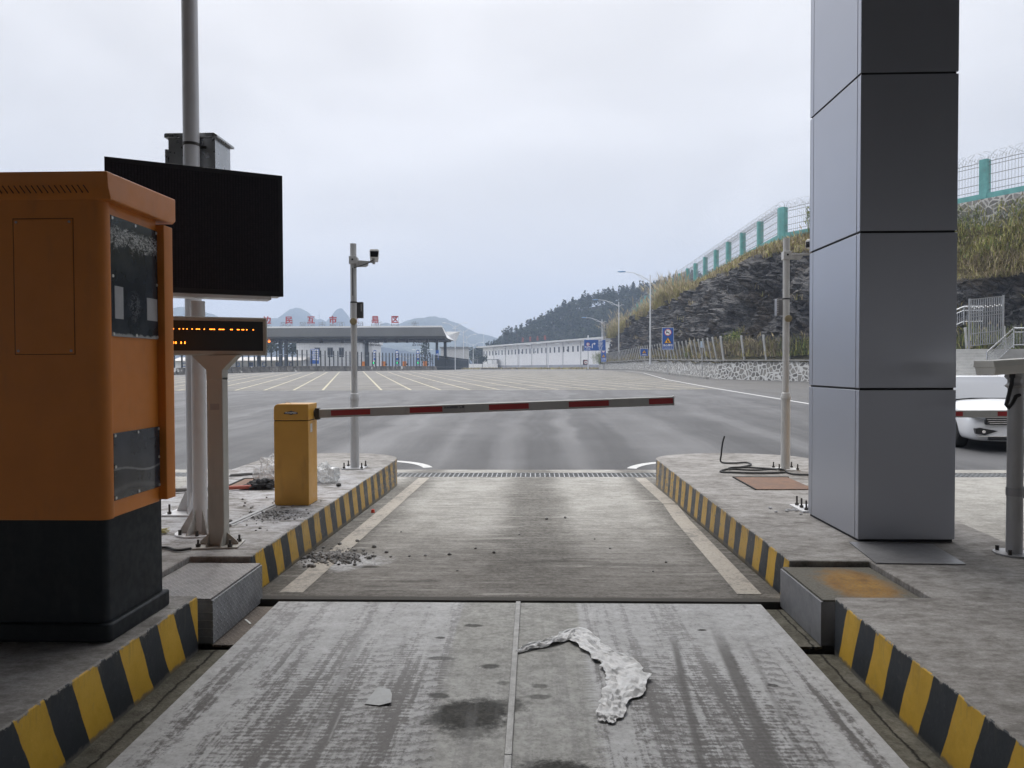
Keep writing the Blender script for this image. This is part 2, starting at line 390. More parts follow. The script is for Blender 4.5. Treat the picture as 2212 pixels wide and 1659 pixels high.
def mat_asphalt():
    g = NG('yard_asphalt'); X, Y, Z = g.xyz()
    fine = g.noise(48, 4, .85); grain = g.noise(150, 2, .8); coarse = g.noise(11, 4, .7); warp = g.mul(g.sub(g.noise(.22, 3), .5), 1.6)
    xs = g.add(X, g.mul(warp, g.ss(Y, 13, 40, .35, 2.2)))
    n = g.N.new('ShaderNodeCombineXYZ'); g.L.new(xs, n.inputs[0]); g.L.new(g.mul(Y, .03), n.inputs[1])
    st = g.noise(.62, 5, .6, vec=n.outputs[0]); st2 = g.noise(2.6, 4, .6, vec=n.outputs[0]); blot = g.noise(.35, 5, .6)
    v = g.add(g.add(g.mul(st, .5), g.mul(st2, .22)), g.mul(blot, .28))
    col = g.ramp(v, [(.36, (.038, .038, .041)), (.48, (.068, .068, .072)), (.60, (.118, .118, .123))])
    near = g.ss(Y, 46, 14)
    for x, w, k in ((-1.15, .40, .85), (.12, .28, .9), (1.55, .42, .8), (-2.6, .4, .4), (-4.6, .6, .5), (4.6, .7, .55), (6.6, .5, .45), (9, .6, .4), (-7.5, .7, .4)):
        col = g.mix(g.mul(g.mul(g.band(xs, x - w, x + w, .35), near), k), col, (.036, .036, .040))
    for x, w, k in ((-.50, .18, .5), (.80, .24, .5), (-3.5, .5, .55), (3.2, .5, .45), (5.7, .3, .3)):
        col = g.mix(g.mul(g.mul(g.band(xs, x - w, x + w, .25), g.ss(Y, 40, 14)), k), col, (.150, .150, .155))
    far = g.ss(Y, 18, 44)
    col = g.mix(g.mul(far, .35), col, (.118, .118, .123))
    grid = g.ss(Y, 44.7, 45.3)
    col = g.mix(g.mul(grid, .8), col, g.mix(g.ss(blot, .35, .65), (.118, .112, .106), (.16, .152, .143)))
    k = g.mul(g.add(g.mul(g.sub(fine, .5), .7), g.mul(g.sub(grain, .5), .6)), g.ss(Y, 12, 70, 2.1, .3))
    col = g.mix(1.0, col, g.ramp(g.add(.5, k), [(.05, .35), (.5, .95), (.95, 1.0)]), 'MULTIPLY')
    col = g.mix(g.mul(g.ss(grain, .60, .72, 0, .5), g.ss(Y, 34, 14)), col, (.33, .33, .33))
    ap = g.ss(g.add(X, g.mul(g.sub(coarse, .5), .4)), 11.3, 11.6)
    col = g.mix(g.mul(ap, .7), col, g.mix(g.ss(coarse, .35, .65), (.055, .053, .052), (.12, .118, .115)))
    return g.out(col, g.ss(v, .35, .65, .72, .6), g.add(fine, g.mul(coarse, .5)), .7, .012, spec=.4)

M_ISL = mat_island(); M_LANE = mat_lane(); M_DECK = mat_deck(); M_ASP = mat_asphalt()
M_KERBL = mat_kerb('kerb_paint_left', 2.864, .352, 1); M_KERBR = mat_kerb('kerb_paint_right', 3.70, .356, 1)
def mat_gutter():
    g = NG('gutter_concrete'); X, Y, Z = g.xyz()
    a = g.noise(7, 7, .7); f = g.noise(55, 4, .7)
    col = g.ramp(g.add(g.mul(a, .7), g.mul(f, .3)), [(.3, (.050, .047, .036)), (.5, (.125, .118, .095)), (.7, (.23, .22, .19))])
    cx = g.add(g.m2('ABSOLUTE', g.sub(X, -.115)), g.mul(g.sub(a, .5), .07))
    col = g.mix(g.band(cx, 1.685, 1.698, .006), col, (.018, .017, .014))
    return g.out(col, .95, g.add(a, g.mul(f, .5)), .8, .02, spec=.2)
M_GUT = mat_gutter()
def mat_checker(name, c1, c2, rough=.5, metal=.5, face='Z'):
    g = NG(name); X, Y, Z = g.xyz()
    a, b = {'Z': (X, Y), 'X': (Z, Y)}[face]
    # rows of alternating raised bars
    u = g.mul(g.add(a, b), 21.0); v = g.mul(g.sub(a, b), 21.0)
    fu = g.sub(g.m2('FRACT', u), .5); fv = g.sub(g.m2('FRACT', v), .5)
    par = g.m2('MODULO', g.add(g.m2('FLOOR', u), g.add(g.m2('FLOOR', v), 4000.0)), 2.0)
    d1 = g.m2('SQRT', g.add(g.mul(g.mul(fu, fu), 1.0), g.mul(g.mul(fv, fv), 10.0)))
    d2 = g.m2('SQRT', g.add(g.mul(g.mul(fu, fu), 10.0), g.mul(g.mul(fv, fv), 1.0)))
    d = g.add(g.mul(d1, par), g.mul(d2, g.sub(1.0, par)))
    h = g.ss(d, .5, .3)
    n = g.noise(9, 6, .7)
    col = g.mix(g.ss(n, .35, .68), c1, c2)
    col = g.mix(g.mul(h, .45), col, sc3(c2, 1.45))
    return g.out(col, g.ss(n, .3, .7, rough, rough + .25), h, .8, .006, metal)
M_CHK = mat_checker('checker_steel_top', (.17, .162, .158), (.30, .29, .285), .5, .35)
M_CHKS = mat_checker('checker_steel_side', (.20, .21, .225), (.32, .33, .345), .5, .35, 'X')
M_CHKR = mat_checker('rusty_checker_steel', (.13, .075, .052), (.24, .145, .10), .65, .2)
M_CHKD = mat_checker('dirty_checker_steel', (.10, .082, .068), (.20, .17, .145), .65, .2)
def mat_ochre():
    g = NG('sandy_checker_steel'); X, Y, Z = g.xyz(); n = g.noise(9, 6, .7); f = g.noise(70, 4, .7)
    col = g.ramp(f, [(.3, (.075, .070, .055)), (.7, (.16, .15, .125))])
    m = g.mul(g.ell(X, Y, 1.95, 4.62, .23, .40, g.add(g.mul(n, .6), g.mul(f, .4)), 1.0), g.ss(f, .3, .6, .5, 1))
    col = g.mix(m, col, g.ramp(n, [(.3, (.16, .072, .008)), (.5, (.27, .135, .016)), (.7, (.36, .20, .03))]))
    return g.out(col, .85, g.add(f, g.mul(g.wave(16, 'DIAGONAL', 3), .4)), .5, .008)
M_OCHRE = mat_ochre()
M_BLACK = plain('black_rubber', (.012, .012, .013), .6)
M_DARK = plain('dark_gap', (.006, .006, .006), .9)
M_STEEL = paint('grey_steel', (.30, .30, .31), .4, .1, 5, .7)
M_BOLT = paint('dark_bolt_steel', (.06, .055, .05), .5, .2, 20, .6)
M_WHITEP = paint('white_pole_paint', (.66, .66, .67), .4, .06, 3, 0, ((.42, .40, .36), .4))
M_GREYP = paint('grey_pole_paint', (.40, .40, .41), .42, .06, 3, .1, ((.16, .15, .14), .35))
M_BEIGE = paint('beige_post_paint', (.40, .39, .355), .45, .05, 3, 0, ((.25, .23, .2), .3))
M_ORANGE = paint('orange_kiosk_paint', (.60, .195, .024), .42, .07, 2.5, 0, ((.36, .14, .04), .4), bump=.05)
M_KBASE = paint('black_kiosk_plinth', (.012, .016, .020), .55, .2, 4, 0, ((.03, .034, .038), .5), spec=.3)
M_YBOX = paint('yellow_barrier_paint', (.60, .31, .045), .38, .06, 2.5, 0, ((.36, .18, .03), .5), bump=.05)

# ------------------------------------------------------------------ ground and pavements
def sheet(name, xs, prof, mat, dz=0.0):
    m = MB(); n = len(xs)
    for y, z in prof:
        for x in xs: m.v.append((x, y, z + dz))
    for j in range(len(prof) - 1):
        for i in range(n - 1): m.f.append([j * n + i, j * n + i + 1, (j + 1) * n + i + 1, (j + 1) * n + i]); m.mi.append(0)
    return struct(m.obj(name, mat, smooth=0))
def mat_earth():
    g = NG('earth_and_dry_grass'); a = g.noise(.05, 6, .65); b = g.noise(.8, 5, .7)
    return g.out(g.ramp(g.add(g.mul(a, .6), g.mul(b, .4)), [(.35, (.09, .085, .05)), (.5, (.16, .145, .095)), (.65, (.22, .19, .13))]), .95, b, .5, .2)
M_EARTH = mat_earth()
sheet('ground', [-1890, -200, -60, 60, 200, 1490], [(-95, -.65), (-60, -.65), (12, -.65), (FLAT_Y + 70, FLAT_Z - .12), (1950, FLAT_Z - .12)], M_EARTH)
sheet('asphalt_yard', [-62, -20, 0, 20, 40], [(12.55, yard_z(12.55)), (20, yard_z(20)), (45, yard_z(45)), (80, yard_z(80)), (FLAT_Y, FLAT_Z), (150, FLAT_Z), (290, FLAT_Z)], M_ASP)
lane = MB()
def lane_quad(x0, x1, y0, y1):
    lane.quad((x0, y0, yard_z(y0)), (x1, y0, yard_z(y0)), (x1, y1, yard_z(y1)), (x0, y1, yard_z(y1)))
lane.prism([(5.02, 0), (5.02, -.3), (5.2, -.3), (5.2, -.3), (11.62, -.3), (11.62, yard_z(11.62))], -1.93, 1.67, 'X')
for x0, x1 in ((-15, -3.80), (3.25, 15)):
    lane_quad(x0, x1, -9, 5.0); lane_quad(x0, x1, 5.0, 11.62)
lane_quad(-3.80, -1.93, 10, 11.62); lane_quad(1.67, 3.25, 10, 11.62)
lane_quad(-15, 15, 12.08, 12.56)
struct(lane.obj('lane_pavement', M_LANE, smooth=0, fix=False))
m = MB(); m.quad((-15, -9, -.42), (15, -9, -.42), (15, 12.1, -.42), (-15, 12.1, -.42)); struct(m.obj('pit_floor', M_GUT, smooth=0))

# traffic islands with painted kerbs
def island(poly, name, kerb):
    m = MB(); n = len(poly)
    vs = [(x, y, -.4) for x, y in poly] + [(x, y, TOP) for x, y in poly]
    notch = lambda i: poly[i][0] in (-2.36, 2.20)
    m.v = list(vs)
    for i in range(n): m.f.append([i, (i + 1) % n, n + (i + 1) % n, n + i]); m.mi.append(0 if notch(i) or notch((i + 1) % n) else 1)
    m.cur = 0; m.f.append(list(range(n, 2 * n))); m.mi.append(0)
    # chip the edges a little: subdivide is not needed, the bevel rounds them
    return struct(m.obj(name, [M_ISL, kerb], bev=.010, smooth=30, seg=2))
def arc(cx, cy, rx, ry, a0, a1, n=14): return [(cx + rx * math.cos(R(a0 + (a1 - a0) * i / n)), cy + ry * math.sin(R(a0 + (a1 - a0) * i / n))) for i in range(n + 1)]
def rough_edge(x, y0, y1, step=.17, amp=.005):
    ys = np.arange(y0, y1, step if y1 > y0 else -step); return [(x + random.uniform(-amp, amp), float(y)) for y in ys]
polyL = [(-3.82, -8), (-1.90, -8)] + rough_edge(-1.905, 1.5, 4.05) + [(-1.90, 4.20), (-2.36, 4.20), (-2.36, 5.09), (-1.935, 5.09)] + rough_edge(-1.94, 5.3, 10.5) + arc(-2.90, 10.6, .955, .78, 0, 180) + [(-3.85, 6)]
polyR = [(3.43, 5.7), (3.72, 9.0), (3.86, 10.6)] + arc(2.755, 10.6, 1.07, .74, 0, 180)[1:] + [(x, y) for x, y in rough_edge(1.685, 10.4, 5.2)] + [(1.675, 5.04), (2.20, 5.04), (2.20, 4.24), (1.66, 4.24)] + rough_edge(1.655, 4.1, 1.5) + [(1.65, -8), (3.30, -8)]
island(polyL, 'traffic_island', M_KERBL); island(polyR, 'traffic_island', M_KERBR)
# notch floors and the steel side boxes of the weighbridge
for sx, xk, xin, lab, top, y0, y1 in ((-1, -1.93, -2.35, 'grey tread plate step cover set into the left kerb beside the orange kiosk', M_CHK, 4.27, 5.06), (1, 1.67, 2.19, 'grey step cover with ochre sand on top set into the right kerb', M_OCHRE, 4.31, 5.02)):
    t = thing('step_cover', lab, 'cover', (0, 0, 0))
    xf = -1.86 if sx < 0 else 1.625
    m = MB(); m.box(min(xin, xf), max(xin, xf), y0, y1, .222, .232); m.obj('cover_plate', top, t)
    m = MB(); m.box(min(xf, xf - sx * .012), max(xf, xf - sx * .012), y0, y1, -.028, .220)
    m.box(min(xk + sx * .02, xf), max(xk + sx * .02, xf), y1 - .012, y1 - .002, -.028, .220); m.box(min(xk + sx * .02, xf), max(xk + sx * .02, xf), y0 + .002, y0 + .012, -.028, .220)
    m.obj('side_plate', M_CHKS if sx < 0 else paint('grey_cover_paint', (.23, .235, .25), .5, .1, 4, .2, ((.13, .13, .13), .5), bump=.4), t)
    m = MB(); x0, x1 = (-1.855, -1.72) if sx < 0 else (1.49, 1.62)
    m.box(x0, x1, y0, 4.97, -.05, -.035); tag(m.obj('gap_plate', M_CHKD if sx < 0 else M_GUT), 'brown tread plate bridging the gap left of the weighbridge deck' if sx < 0 else 'dusty grey steel plate bridging the gap right of the weighbridge deck', 'cover plate')
m = MB()
for x0, x1 in ((-1.93, -1.69), (1.46, 1.67)):
    m.prism([(-8, -.5), (4.22, -.5), (4.22, -.045), (-8, -.22)], x0, x1, 'X')
struct(m.obj('gutter', M_GUT, smooth=0))
# weighbridge deck, a slightly sloping slab, and its centre seam strip
DS = .0165
def deck_z(y): return -.002 - DS * (4.98 - y)
m = MB(); m.prism([(-8, deck_z(-8) - .07), (4.98, deck_z(4.98) - .07), (4.98, deck_z(4.98)), (-8, deck_z(-8))], -1.71, 1.475, 'X')
deck = struct(m.obj('weighbridge_deck', M_DECK, bev=.004, smooth=0))
m = MB()
for y0, y1 in ((-2, 3.05), (3.053, 4.975)):
    m.prism([(y0, deck_z(y0)), (y0, deck_z(y0) + .012), (y1, deck_z(y1) + .012), (y1, deck_z(y1))], -.128, -.096, 'X')
m.obj('seam_strip', paint('seam_steel', (.24, .24, .235), .6, .2, 14, .3), deck, bev=.003)
# white lane strips on the concrete
def mat_mark(name, c, keep, dirtc=(.16, .15, .135)):
    g = NG(name); n = g.noise(9, 6, .7); f = g.noise(40, 4, .7); b = g.noise(1.2, 3)
    col = g.mix(g.ss(n, .3, .7), sc3(c, .82), c)
    col = g.mix(g.ss(f, .5, .66, 0, .5), col, dirtc)
    return g.out(g.mix(g.ss(g.add(g.mul(n, .45), g.add(g.mul(f, .2), g.mul(b, .35))), keep, keep + .16), col, dirtc), .8, f, .3, .004)
M_STRIP = mat_mark('worn_white_strip', (.40, .365, .315), .46)
M_LINE = mat_mark('white_line_paint', (.60, .60, .59), .56, (.2, .2, .2))
M_GRID = mat_mark('yellow_grid_paint', (.52, .475, .34), .48, (.24, .225, .20))
def ground_strip(m, pts, w, dz=.004, zf=yard_z):
    L = []; Rr = []
    for i, p in enumerate(pts):
        a = Vector(pts[max(i - 1, 0)][:2]); b = Vector(pts[min(i + 1, len(pts) - 1)][:2]); d = (b - a).normalized(); nrm = Vector((-d.y, d.x)) * w / 2
        q = Vector(p[:2]); L.append(q + nrm); Rr.append(q - nrm)
    for i in range(len(pts) - 1):
        m.quad(*[(q.x, q.y, zf(q.y) + dz) for q in (Rr[i], Rr[i + 1], L[i + 1], L[i])])
def poly_path(pts, step):
    out = [tuple(pts[0])]
    for a, b in zip(pts, pts[1:]):
        L = math.dist(a, b); n = max(1, int(L / step))
        out += [tuple(a[k] + (b[k] - a[k]) * i / n for k in range(len(a))) for i in range(1, n + 1)]
    return out
m = MB()
ground_strip(m, [(-1.69, 5.17), (-1.69, 8), (-1.685, 11.45)], .165)
ground_strip(m, [(1.46, 5.19), (1.54, 8), (1.60, 9.0)], .165); ground_strip(m, [(1.60, 9.05), (1.585, 11.45)], .16)
struct(m.obj('lane_strips', M_STRIP, smooth=0))
m = MB()
ground_strip(m, [(x, y) for x, y in arc(-2.75, 12.35, 1.0, 1.25, 20, 92, 14)], .16); ground_strip(m, [(x, y) for x, y in arc(2.55, 12.25, 1.0, 1.25, 160, 88, 14)], .16)
ground_strip(m, [(10.93, 22), (10.93, 47), (11.4, 66), (12.6, 82), (13.7, 96), (13.4, 112), (12.2, 124), (9, 138)], .17)
for x in (-3.9, 3.9): ground_strip(m, [(x, 12.7), (x * 1.0, 14.2)], .12)
struct(m.obj('white_road_lines', M_LINE, smooth=0))
# box hatching: two families of lines clipped to the hatched field
def clip(p, d, poly):
    t0, t1 = -1e9, 1e9
    for (ax, ay), (bx, by) in zip(poly, poly[1:] + poly[:1]):
        nx, ny = -(by - ay), (bx - ax)
        den = nx * d[0] + ny * d[1]; num = nx * (p[0] - ax) + ny * (p[1] - ay)
        if abs(den) < 1e-9:
            if num < 0: return None
            continue
        t = -num / den
        if den > 0: t0 = max(t0, t)
        else: t1 = min(t1, t)
    return (t0, t1) if t1 > t0 else None
field = [(-38, 45.0), (10.2, 45.0), (12.3, 92), (11.0, 116), (-20, 124), (-40, 96)]
m = MB(); da = Vector((-.243, 1)).normalized(); db = Vector((1, .243 * .25)).normalized()
for k in range(-60, 60):
    for d, p, w in ((da, (-10.9 + 1.77 * k, 45.0), .14), (db, (0, 45.0 + 3.2 * k), .17)):
        c = clip(p, d, field)
        if c:
            q0 = Vector(p) + d * c[0]; q1 = Vector(p) + d * c[1]
            if (q1 - q0).length > .5: ground_strip(m, [tuple(q0.lerp(q1, i / 8)) for i in range(9)], w, .004 if d is da else .009)
ground_strip(m, [(-38, 44.95), (10.2, 44.95)], .16, .013)
struct(m.obj('box_hatching', M_GRID, smooth=0))

# drain grate across the lanes
t = thing('drain_grate', 'galvanised steel drain grating crossing the lane between the two islands', 'drain', (0, 0, 0))
zt = -.128
m = MB(); m.quad((-15, 11.6, zt - .25), (15, 11.6, zt - .25), (15, 12.1, zt - .25), (-15, 12.1, zt - .25))
m.quad((-15, 11.622, zt), (15, 11.622, zt), (15, 11.622, zt - .3), (-15, 11.622, zt - .3)); m.quad((-15, 12.079, zt - .3), (15, 12.079, zt - .3), (15, 12.079, zt), (-15, 12.079, zt)); m.obj('channel', M_DARK, t, smooth=0)
m = MB()
for i in range(300): x = -9.0 + i * .075; m.box(x, x + .011, 11.65, 12.05, zt - .03, zt - .002)
for y in (11.635, 11.75, 11.85, 11.95, 12.065): m.box(-9, 13.6, y - .007, y + .007, zt - .03, zt - .001)
m.obj('grating', paint('galvanised_steel', (.42, .43, .44), .45, .1, 8, .6), t, smooth=0)

# ------------------------------------------------------------------ orange payment kiosk on the left island
KX, KY = -1.985, 3.46
t = thing('payment_kiosk', 'tall orange lane kiosk with black plinth and two black front panels on the left island', 'kiosk', (-2.40, 3.76, TOP))
ox, oy, oz = -2.40, 3.76, TOP
def L3(x, y, z): return (x - ox, y - oy, z - oz)
x0, x1, y0, y1 = -2.83 - ox, KX - ox, KY - oy, 4.045 - oy
m = MB(); m.prism(arc(x1 - .03, y0 + .03, .03, .03, -90, 0, 5) + [(x1, y1), (x0, y1), (x0, y0)], 0, .085); m.obj('plinth_flange', M_KBASE, t, bev=.01)
m = MB(); m.prism(arc(x1 - .055, y0 + .055, .03, .03, -90, 0, 5) + [(x1 - .025, y1 - .03), (x0 + .02, y1 - .03), (x0 + .02, y0 + .025)], .085, .58); m.obj('plinth', M_KBASE, t, bev=.004)
# body: wraparound shell whose right side is recessed between two flanges
zb, zt_ = .845 - oz, 2.34 - oz
m = MB(); m.prism(arc(x1 - .045, y0 + .045, .045, .045, -90, 0, 7) + [(x1, y0 + .055), (x1 - .012, y0 + .06), (x1 - .012, y1 - .075), (x0, y1 - .075), (x0, y0)], zb, zt_)
m.obj('housing', M_ORANGE, t, bev=.004)
m = MB(); m.prism([(x0, y1 - .074), (x1 + .027, y1 - .074), (x1 + .029, y1 - .07), (x1 + .029, y1 + .02), (x0, y1 + .02)], zb + .01, zt_ - .03); m.obj('rear_flange', M_ORANGE, t, bev=.002)
# canted cap with louvres on the front
cz0, cz1 = 2.33 - oz, 2.455 - oz
m = MB(); y_f = y0 - .012
prof = [(y_f + .012, cz0), (y_f - .012, cz0 + .05), (y_f - .02, cz1), (y1 + .05, cz1 + .015), (y1 + .05, cz0 + .02), (y1 + .02, cz0)]
m.prism(prof, x0 - .06, x1 + .035, 'X'); cap = m.obj('cap', M_ORANGE, t, bev=.006)
m = MB()
for i in range(26): x = x1 - .06 - i * .027; m.bar((x, y_f - .004, cz0 + .03), (x - .018, y_f - .0138, cz0 + .062), .007, .004)
m.obj('louvre', plain('dark_louvre', (.05, .02, .008), .7), t)
# front service panel
m = MB(); fx0, fx1, fz0, fz1 = -2.41 - ox, -2.13 - ox, 1.62 - oz, 2.245 - oz
m.box(fx0, fx1, y0 - .003, y0 + .01, fz0, fz1); sp_ = m.obj('service_panel', M_ORANGE, t, bev=.004)
m = MB(); m.box(fx0 - .003, fx1 + .003, y0 - .0012, y0 + .004, fz0 - .003, fz1 + .003); m.obj('panel_groove', plain('dark_groove', (.16, .06, .012), .8), sp_)
m = MB()
for x in (fx0 + .015, fx1 - .015):
    for z in (fz0 + .015, fz1 - .015): m.new().cyl((x, y0 - .006, z), (x, y0, z), .006, n=8)
m.parts('screw', M_STEEL, sp_)
def mat_blackpanel(name, peel):
    g = NG(name); X, Y, Z = g.xyz()
    n = g.noise(11, 6, .7, 1.0); col = g.mix(g.ss(g.noise(6, 4), .3, .7), (.018, .024, .032), (.045, .054, .068))
    if peel:     # torn film: pale ragged band near the top and at the edges
        tp = g.mul(g.ss(g.add(Z, g.mul(g.sub(n, .5), .20)), 2.13, 2.15), g.ss(g.add(Z, g.mul(g.sub(n, .5), .1)), 2.235, 2.215))
        lines = g.ss(g.m2('ABSOLUTE', g.sub(g.noise(16, 5, .7, 1.5, sc=(1, 1, 1.8)), .5)), .035, .008)
        col = g.mix(g.mul(tp, g.ss(n, .44, .56, .0, .45)), col, (.34, .35, .36))
        col = g.mix(g.mul(tp, lines), col, (.62, .63, .64))
        ed = g.m2('MAXIMUM', g.ss(g.add(Z, g.mul(g.sub(n, .5), .05)), 1.722, 1.712), g.ss(g.add(g.m2('ABSOLUTE', g.sub(Y, 3.75)), g.mul(g.sub(n, .5), .04)), .233, .24))
        col = g.mix(g.mul(ed, .8), col, (.45, .46, .46))
        gl = g.mul(g.ell(Y, Z, 3.73, 1.86, .06, .09, n, .8), g.ss(lines, .3, .8)); col = g.mix(g.mul(gl, .5), col, (.3, .31, .32))
    else:
        wv = g.add(g.m2('ABSOLUTE', g.sub(g.sub(Z, 1.055), g.mul(g.m2('SINE', g.mul(Y, 11.0)), .018))), g.mul(g.sub(n, .5), .012))
        col = g.mix(g.ss(wv, .008, .002, 0, .6), col, (.3, .31, .32))
        wv = g.add(g.m2('ABSOLUTE', g.sub(g.sub(Z, .96), g.mul(g.m2('SINE', g.mul(Y, 9.0)), .02))), g.mul(g.sub(n, .5), .02))
        col = g.mix(g.ss(wv, .02, .002, 0, .25), col, (.2, .21, .22))
    return g.out(col, .14)
xs = x1 - .012
for nm, ya, yb, za, zb_, mt in (('screen_panel', 3.525, 3.965, 1.705, 2.275, mat_blackpanel('torn_black_film', True)), ('lower_panel', 3.525, 3.965, .925, 1.245, mat_blackpanel('scratched_black_panel', False))):
    m = MB(); m.box(xs + .0005, xs + .007, ya - oy, yb - oy, za - oz, zb_ - oz); pn = m.obj(nm, mt, t, bev=.001)
    m = MB()
    for y in (ya + .012, (ya + yb) / 2, yb - .012):
        for z in (za + .012, (za + zb_) / 2, zb_ - .012):
            if (y, z) == ((ya + yb) / 2, (za + zb_) / 2): continue
            m.new().cyl((xs + .006, y - oy, z - oz), (xs + .0105, y - oy, z - oz), .0075, n=10)
    m.parts('panel_screw', paint('bright_screw', (.7, .7, .68), .35, .1, 9, .5), pn)
    if nm == 'screen_panel':
        m = MB()
        for ya2, yb2, za2, zb2 in ((3.55, 3.625, 1.79, 1.945), (3.85, 3.965 - .01, 1.80, 1.915)):
            m.new().box(xs + .0068, xs + .0088, ya2 - oy, yb2 - oy, za2 - oz, zb2 - oz)
        m.parts('reader_window', paint('pale_reader_window', (.36, .36, .37), .4, .08, 8), pn)

# ------------------------------------------------------------------ LED display board on its white pole
def bolts(m, c, rx, ry, z, h=.05, n4=True, a0=45):
    for sx in (-1, 1):
        for sy in (-1, 1):
            x, y = c[0] + sx * rx, c[1] + sy * ry; m.new()
            m.cyl((x, y, z), (x, y, z + .02), .017, n=6); m.cyl((x, y, z + .02), (x, y, z + h), .0085, n=8)
t = thing('display_board', 'large black LED display board angled on a white pole behind the kiosk', 'display board', (-2.60, 5.80, TOP))
DYAW = 29.0
mo = bpy.data.objects
pole_x = (.0, .0)
m = MB(); m.cyl((0, 0, 0.012), (0, 0, 1.80), .054, n=20); pl = m.obj('pole', M_WHITEP, t)
m = MB(); m.cyl((0, 0, 0), (0, 0, .012), .185, n=24); m.obj('base_plate', M_WHITEP, t)
m = MB()
for k in range(6):
    a = R(60 * k + 15); c_, s_ = math.cos(a), math.sin(a)
    m.new().add([(c_ * .05 - s_ * .006, s_ * .05 + c_ * .006, .012), (c_ * .16 - s_ * .006, s_ * .16 + c_ * .006, .012), (c_ * .05 - s_ * .006, s_ * .05 + c_ * .006, .20),
           (c_ * .05 + s_ * .006, s_ * .05 - c_ * .006, .012), (c_ * .16 + s_ * .006, s_ * .16 - c_ * .006, .012), (c_ * .05 + s_ * .006, s_ * .05 - c_ * .006, .20)],
          [(0, 1, 2), (5, 4, 3), (0, 3, 4, 1), (1, 4, 5, 2), (2, 5, 3, 0)])
m.parts('gusset', paint('stained_white_paint', (.55, .54, .52), .5, .15, 9, 0, ((.12, .075, .04), .85)), t)
m = MB()
for k in range(6): a = R(60 * k + 45); m.new().cyl((.155 * math.cos(a), .155 * math.sin(a), .012), (.155 * math.cos(a), .155 * math.sin(a), .05), .012, n=6)
m.parts('bolt', M_BOLT, t)
def mat_led():
    g = NG('led_module_face'); tcn = g.N.new('ShaderNodeTexCoord'); v = tcn.outputs['Object']
    X, Y, Z = g.xyz(v)
    a = g.ss(g.m2('FRACT', g.mul(X, 48.0)), .1, .35); b = g.ss(g.m2('FRACT', g.mul(Z, 60.0)), .1, .35)
    n = g.noise(40, 4, .7)
    seam = g.m2('MINIMUM', g.ss(g.m2('ABSOLUTE', g.sub(g.m2('FRACT', g.mul(X, 3.9)), .5)), .49, .499, 1, .3), 1.0)
    k = g.mul(g.mul(a, g.ss(b, 0, 1, .55, 1)), seam)
    col = g.mix(g.mul(k, g.ss(n, .3, .7, .3, .75)), (.006, .006, .010), (.032, .030, .040))
    return g.out(col, .6, k, .4, .004, spec=.25)
bd = bpy.data.objects.new('cabinet', None)
W2, Hd = .625, .955
m = MB(); m.box(-W2, W2, .0, .22, 0, Hd); cab = m.obj('cabinet', paint('white_cabinet', (.62, .62, .62), .45, .06, 3, 0, ((.3, .28, .25), .6)), t, bev=.004)
cab.location = (.02, .02, 1.875); cab.rotation_euler = (0, 0, R(DYAW)); cab.location = Vector((.02, -.02, 1.862))
m = MB(); m.box(-W2 - .004, W2 + .004, -.03, -.002, -.006, Hd + .006); fr = m.obj('front_frame', plain('black_frame', (.010, .011, .016), .5), cab, bev=.003)
m = MB(); m.box(-W2 + .03, W2 - .03, -.034, -.0295, .03, Hd - .03); m.obj('led_face', mat_led(), cab)
m = MB(); m.box(-W2 + .08, W2 - .08, .03, .20, -.03, -.001); m.obj('bottom_rail', M_WHITEP, cab, bev=.004)

# tall pole behind with the stainless cabinet
t = thing('tall_pole', 'tall grey pole rising out of view behind the display board', 'pole', (-3.02, 6.65, TOP))
m = MB(); m.tube([(0, 0, .016), (0, 0, 2.4), (0, 0, 6.2)], [.072, .070, .066], 20); m.obj('pole', paint('pale_grey_pole', (.50, .50, .52), .4, .05, 2, .1), t)
m = MB(); m.box(-.21, .21, -.21, .21, 0, .016); m.obj('base_plate', M_WHITEP, t, bev=.002)
m = MB()
for a in (0, 90, 180, 270):
    c_, s_ = math.cos(R(a)), math.sin(R(a)); q = lambda u, w, z: (c_ * u - s_ * w, s_ * u + c_ * w, z)
    m.new().add([q(.065, -.006, .016), q(.17, -.006, .016), q(.09, -.006, .19), q(.065, -.006, .19), q(.065, .006, .016), q(.17, .006, .016), q(.09, .006, .19), q(.065, .006, .19)],
          [(0, 1, 2, 3), (7, 6, 5, 4), (0, 4, 5, 1), (1, 5, 6, 2), (2, 6, 7, 3), (3, 7, 4, 0)])
m.parts('gusset', M_WHITEP, t)
m = MB(); bolts(m, (0, 0), .16, .16, .016, .085); m.parts('bolt', M_BOLT, t)
t = thing('equipment_box', 'stainless steel equipment box with overhanging lid strapped to the tall pole', 'box', (-3.06, 6.88, 3.05))
M_SS = paint('stainless_box', (.40, .41, .42), .3, .12, 2, .85)
m = MB(); m.box(-.21, .215, -.14, .20, 0, .56); m.obj('body', M_SS, t, bev=.003)
m = MB(); m.prism([(-.235, .56), (-.235, .59), (-.225, .60), (.215, .60), (.245, .58), (.245, .56)], -.165, .225, 'Y'); m.obj('lid', M_SS, t, bev=.003)
m = MB(); m.box(-.235, -.211, -.15, .05, .1, .46); m.obj('door_edge', M_SS, t)
m = MB(); m.cyl((.04, -.23, .46), (.04, -.23, .485), .074, n=20); m.bar((-.08, -.155, .472), (.14, -.155, .472), .012, .02); m.obj('strap', M_BOLT, t)

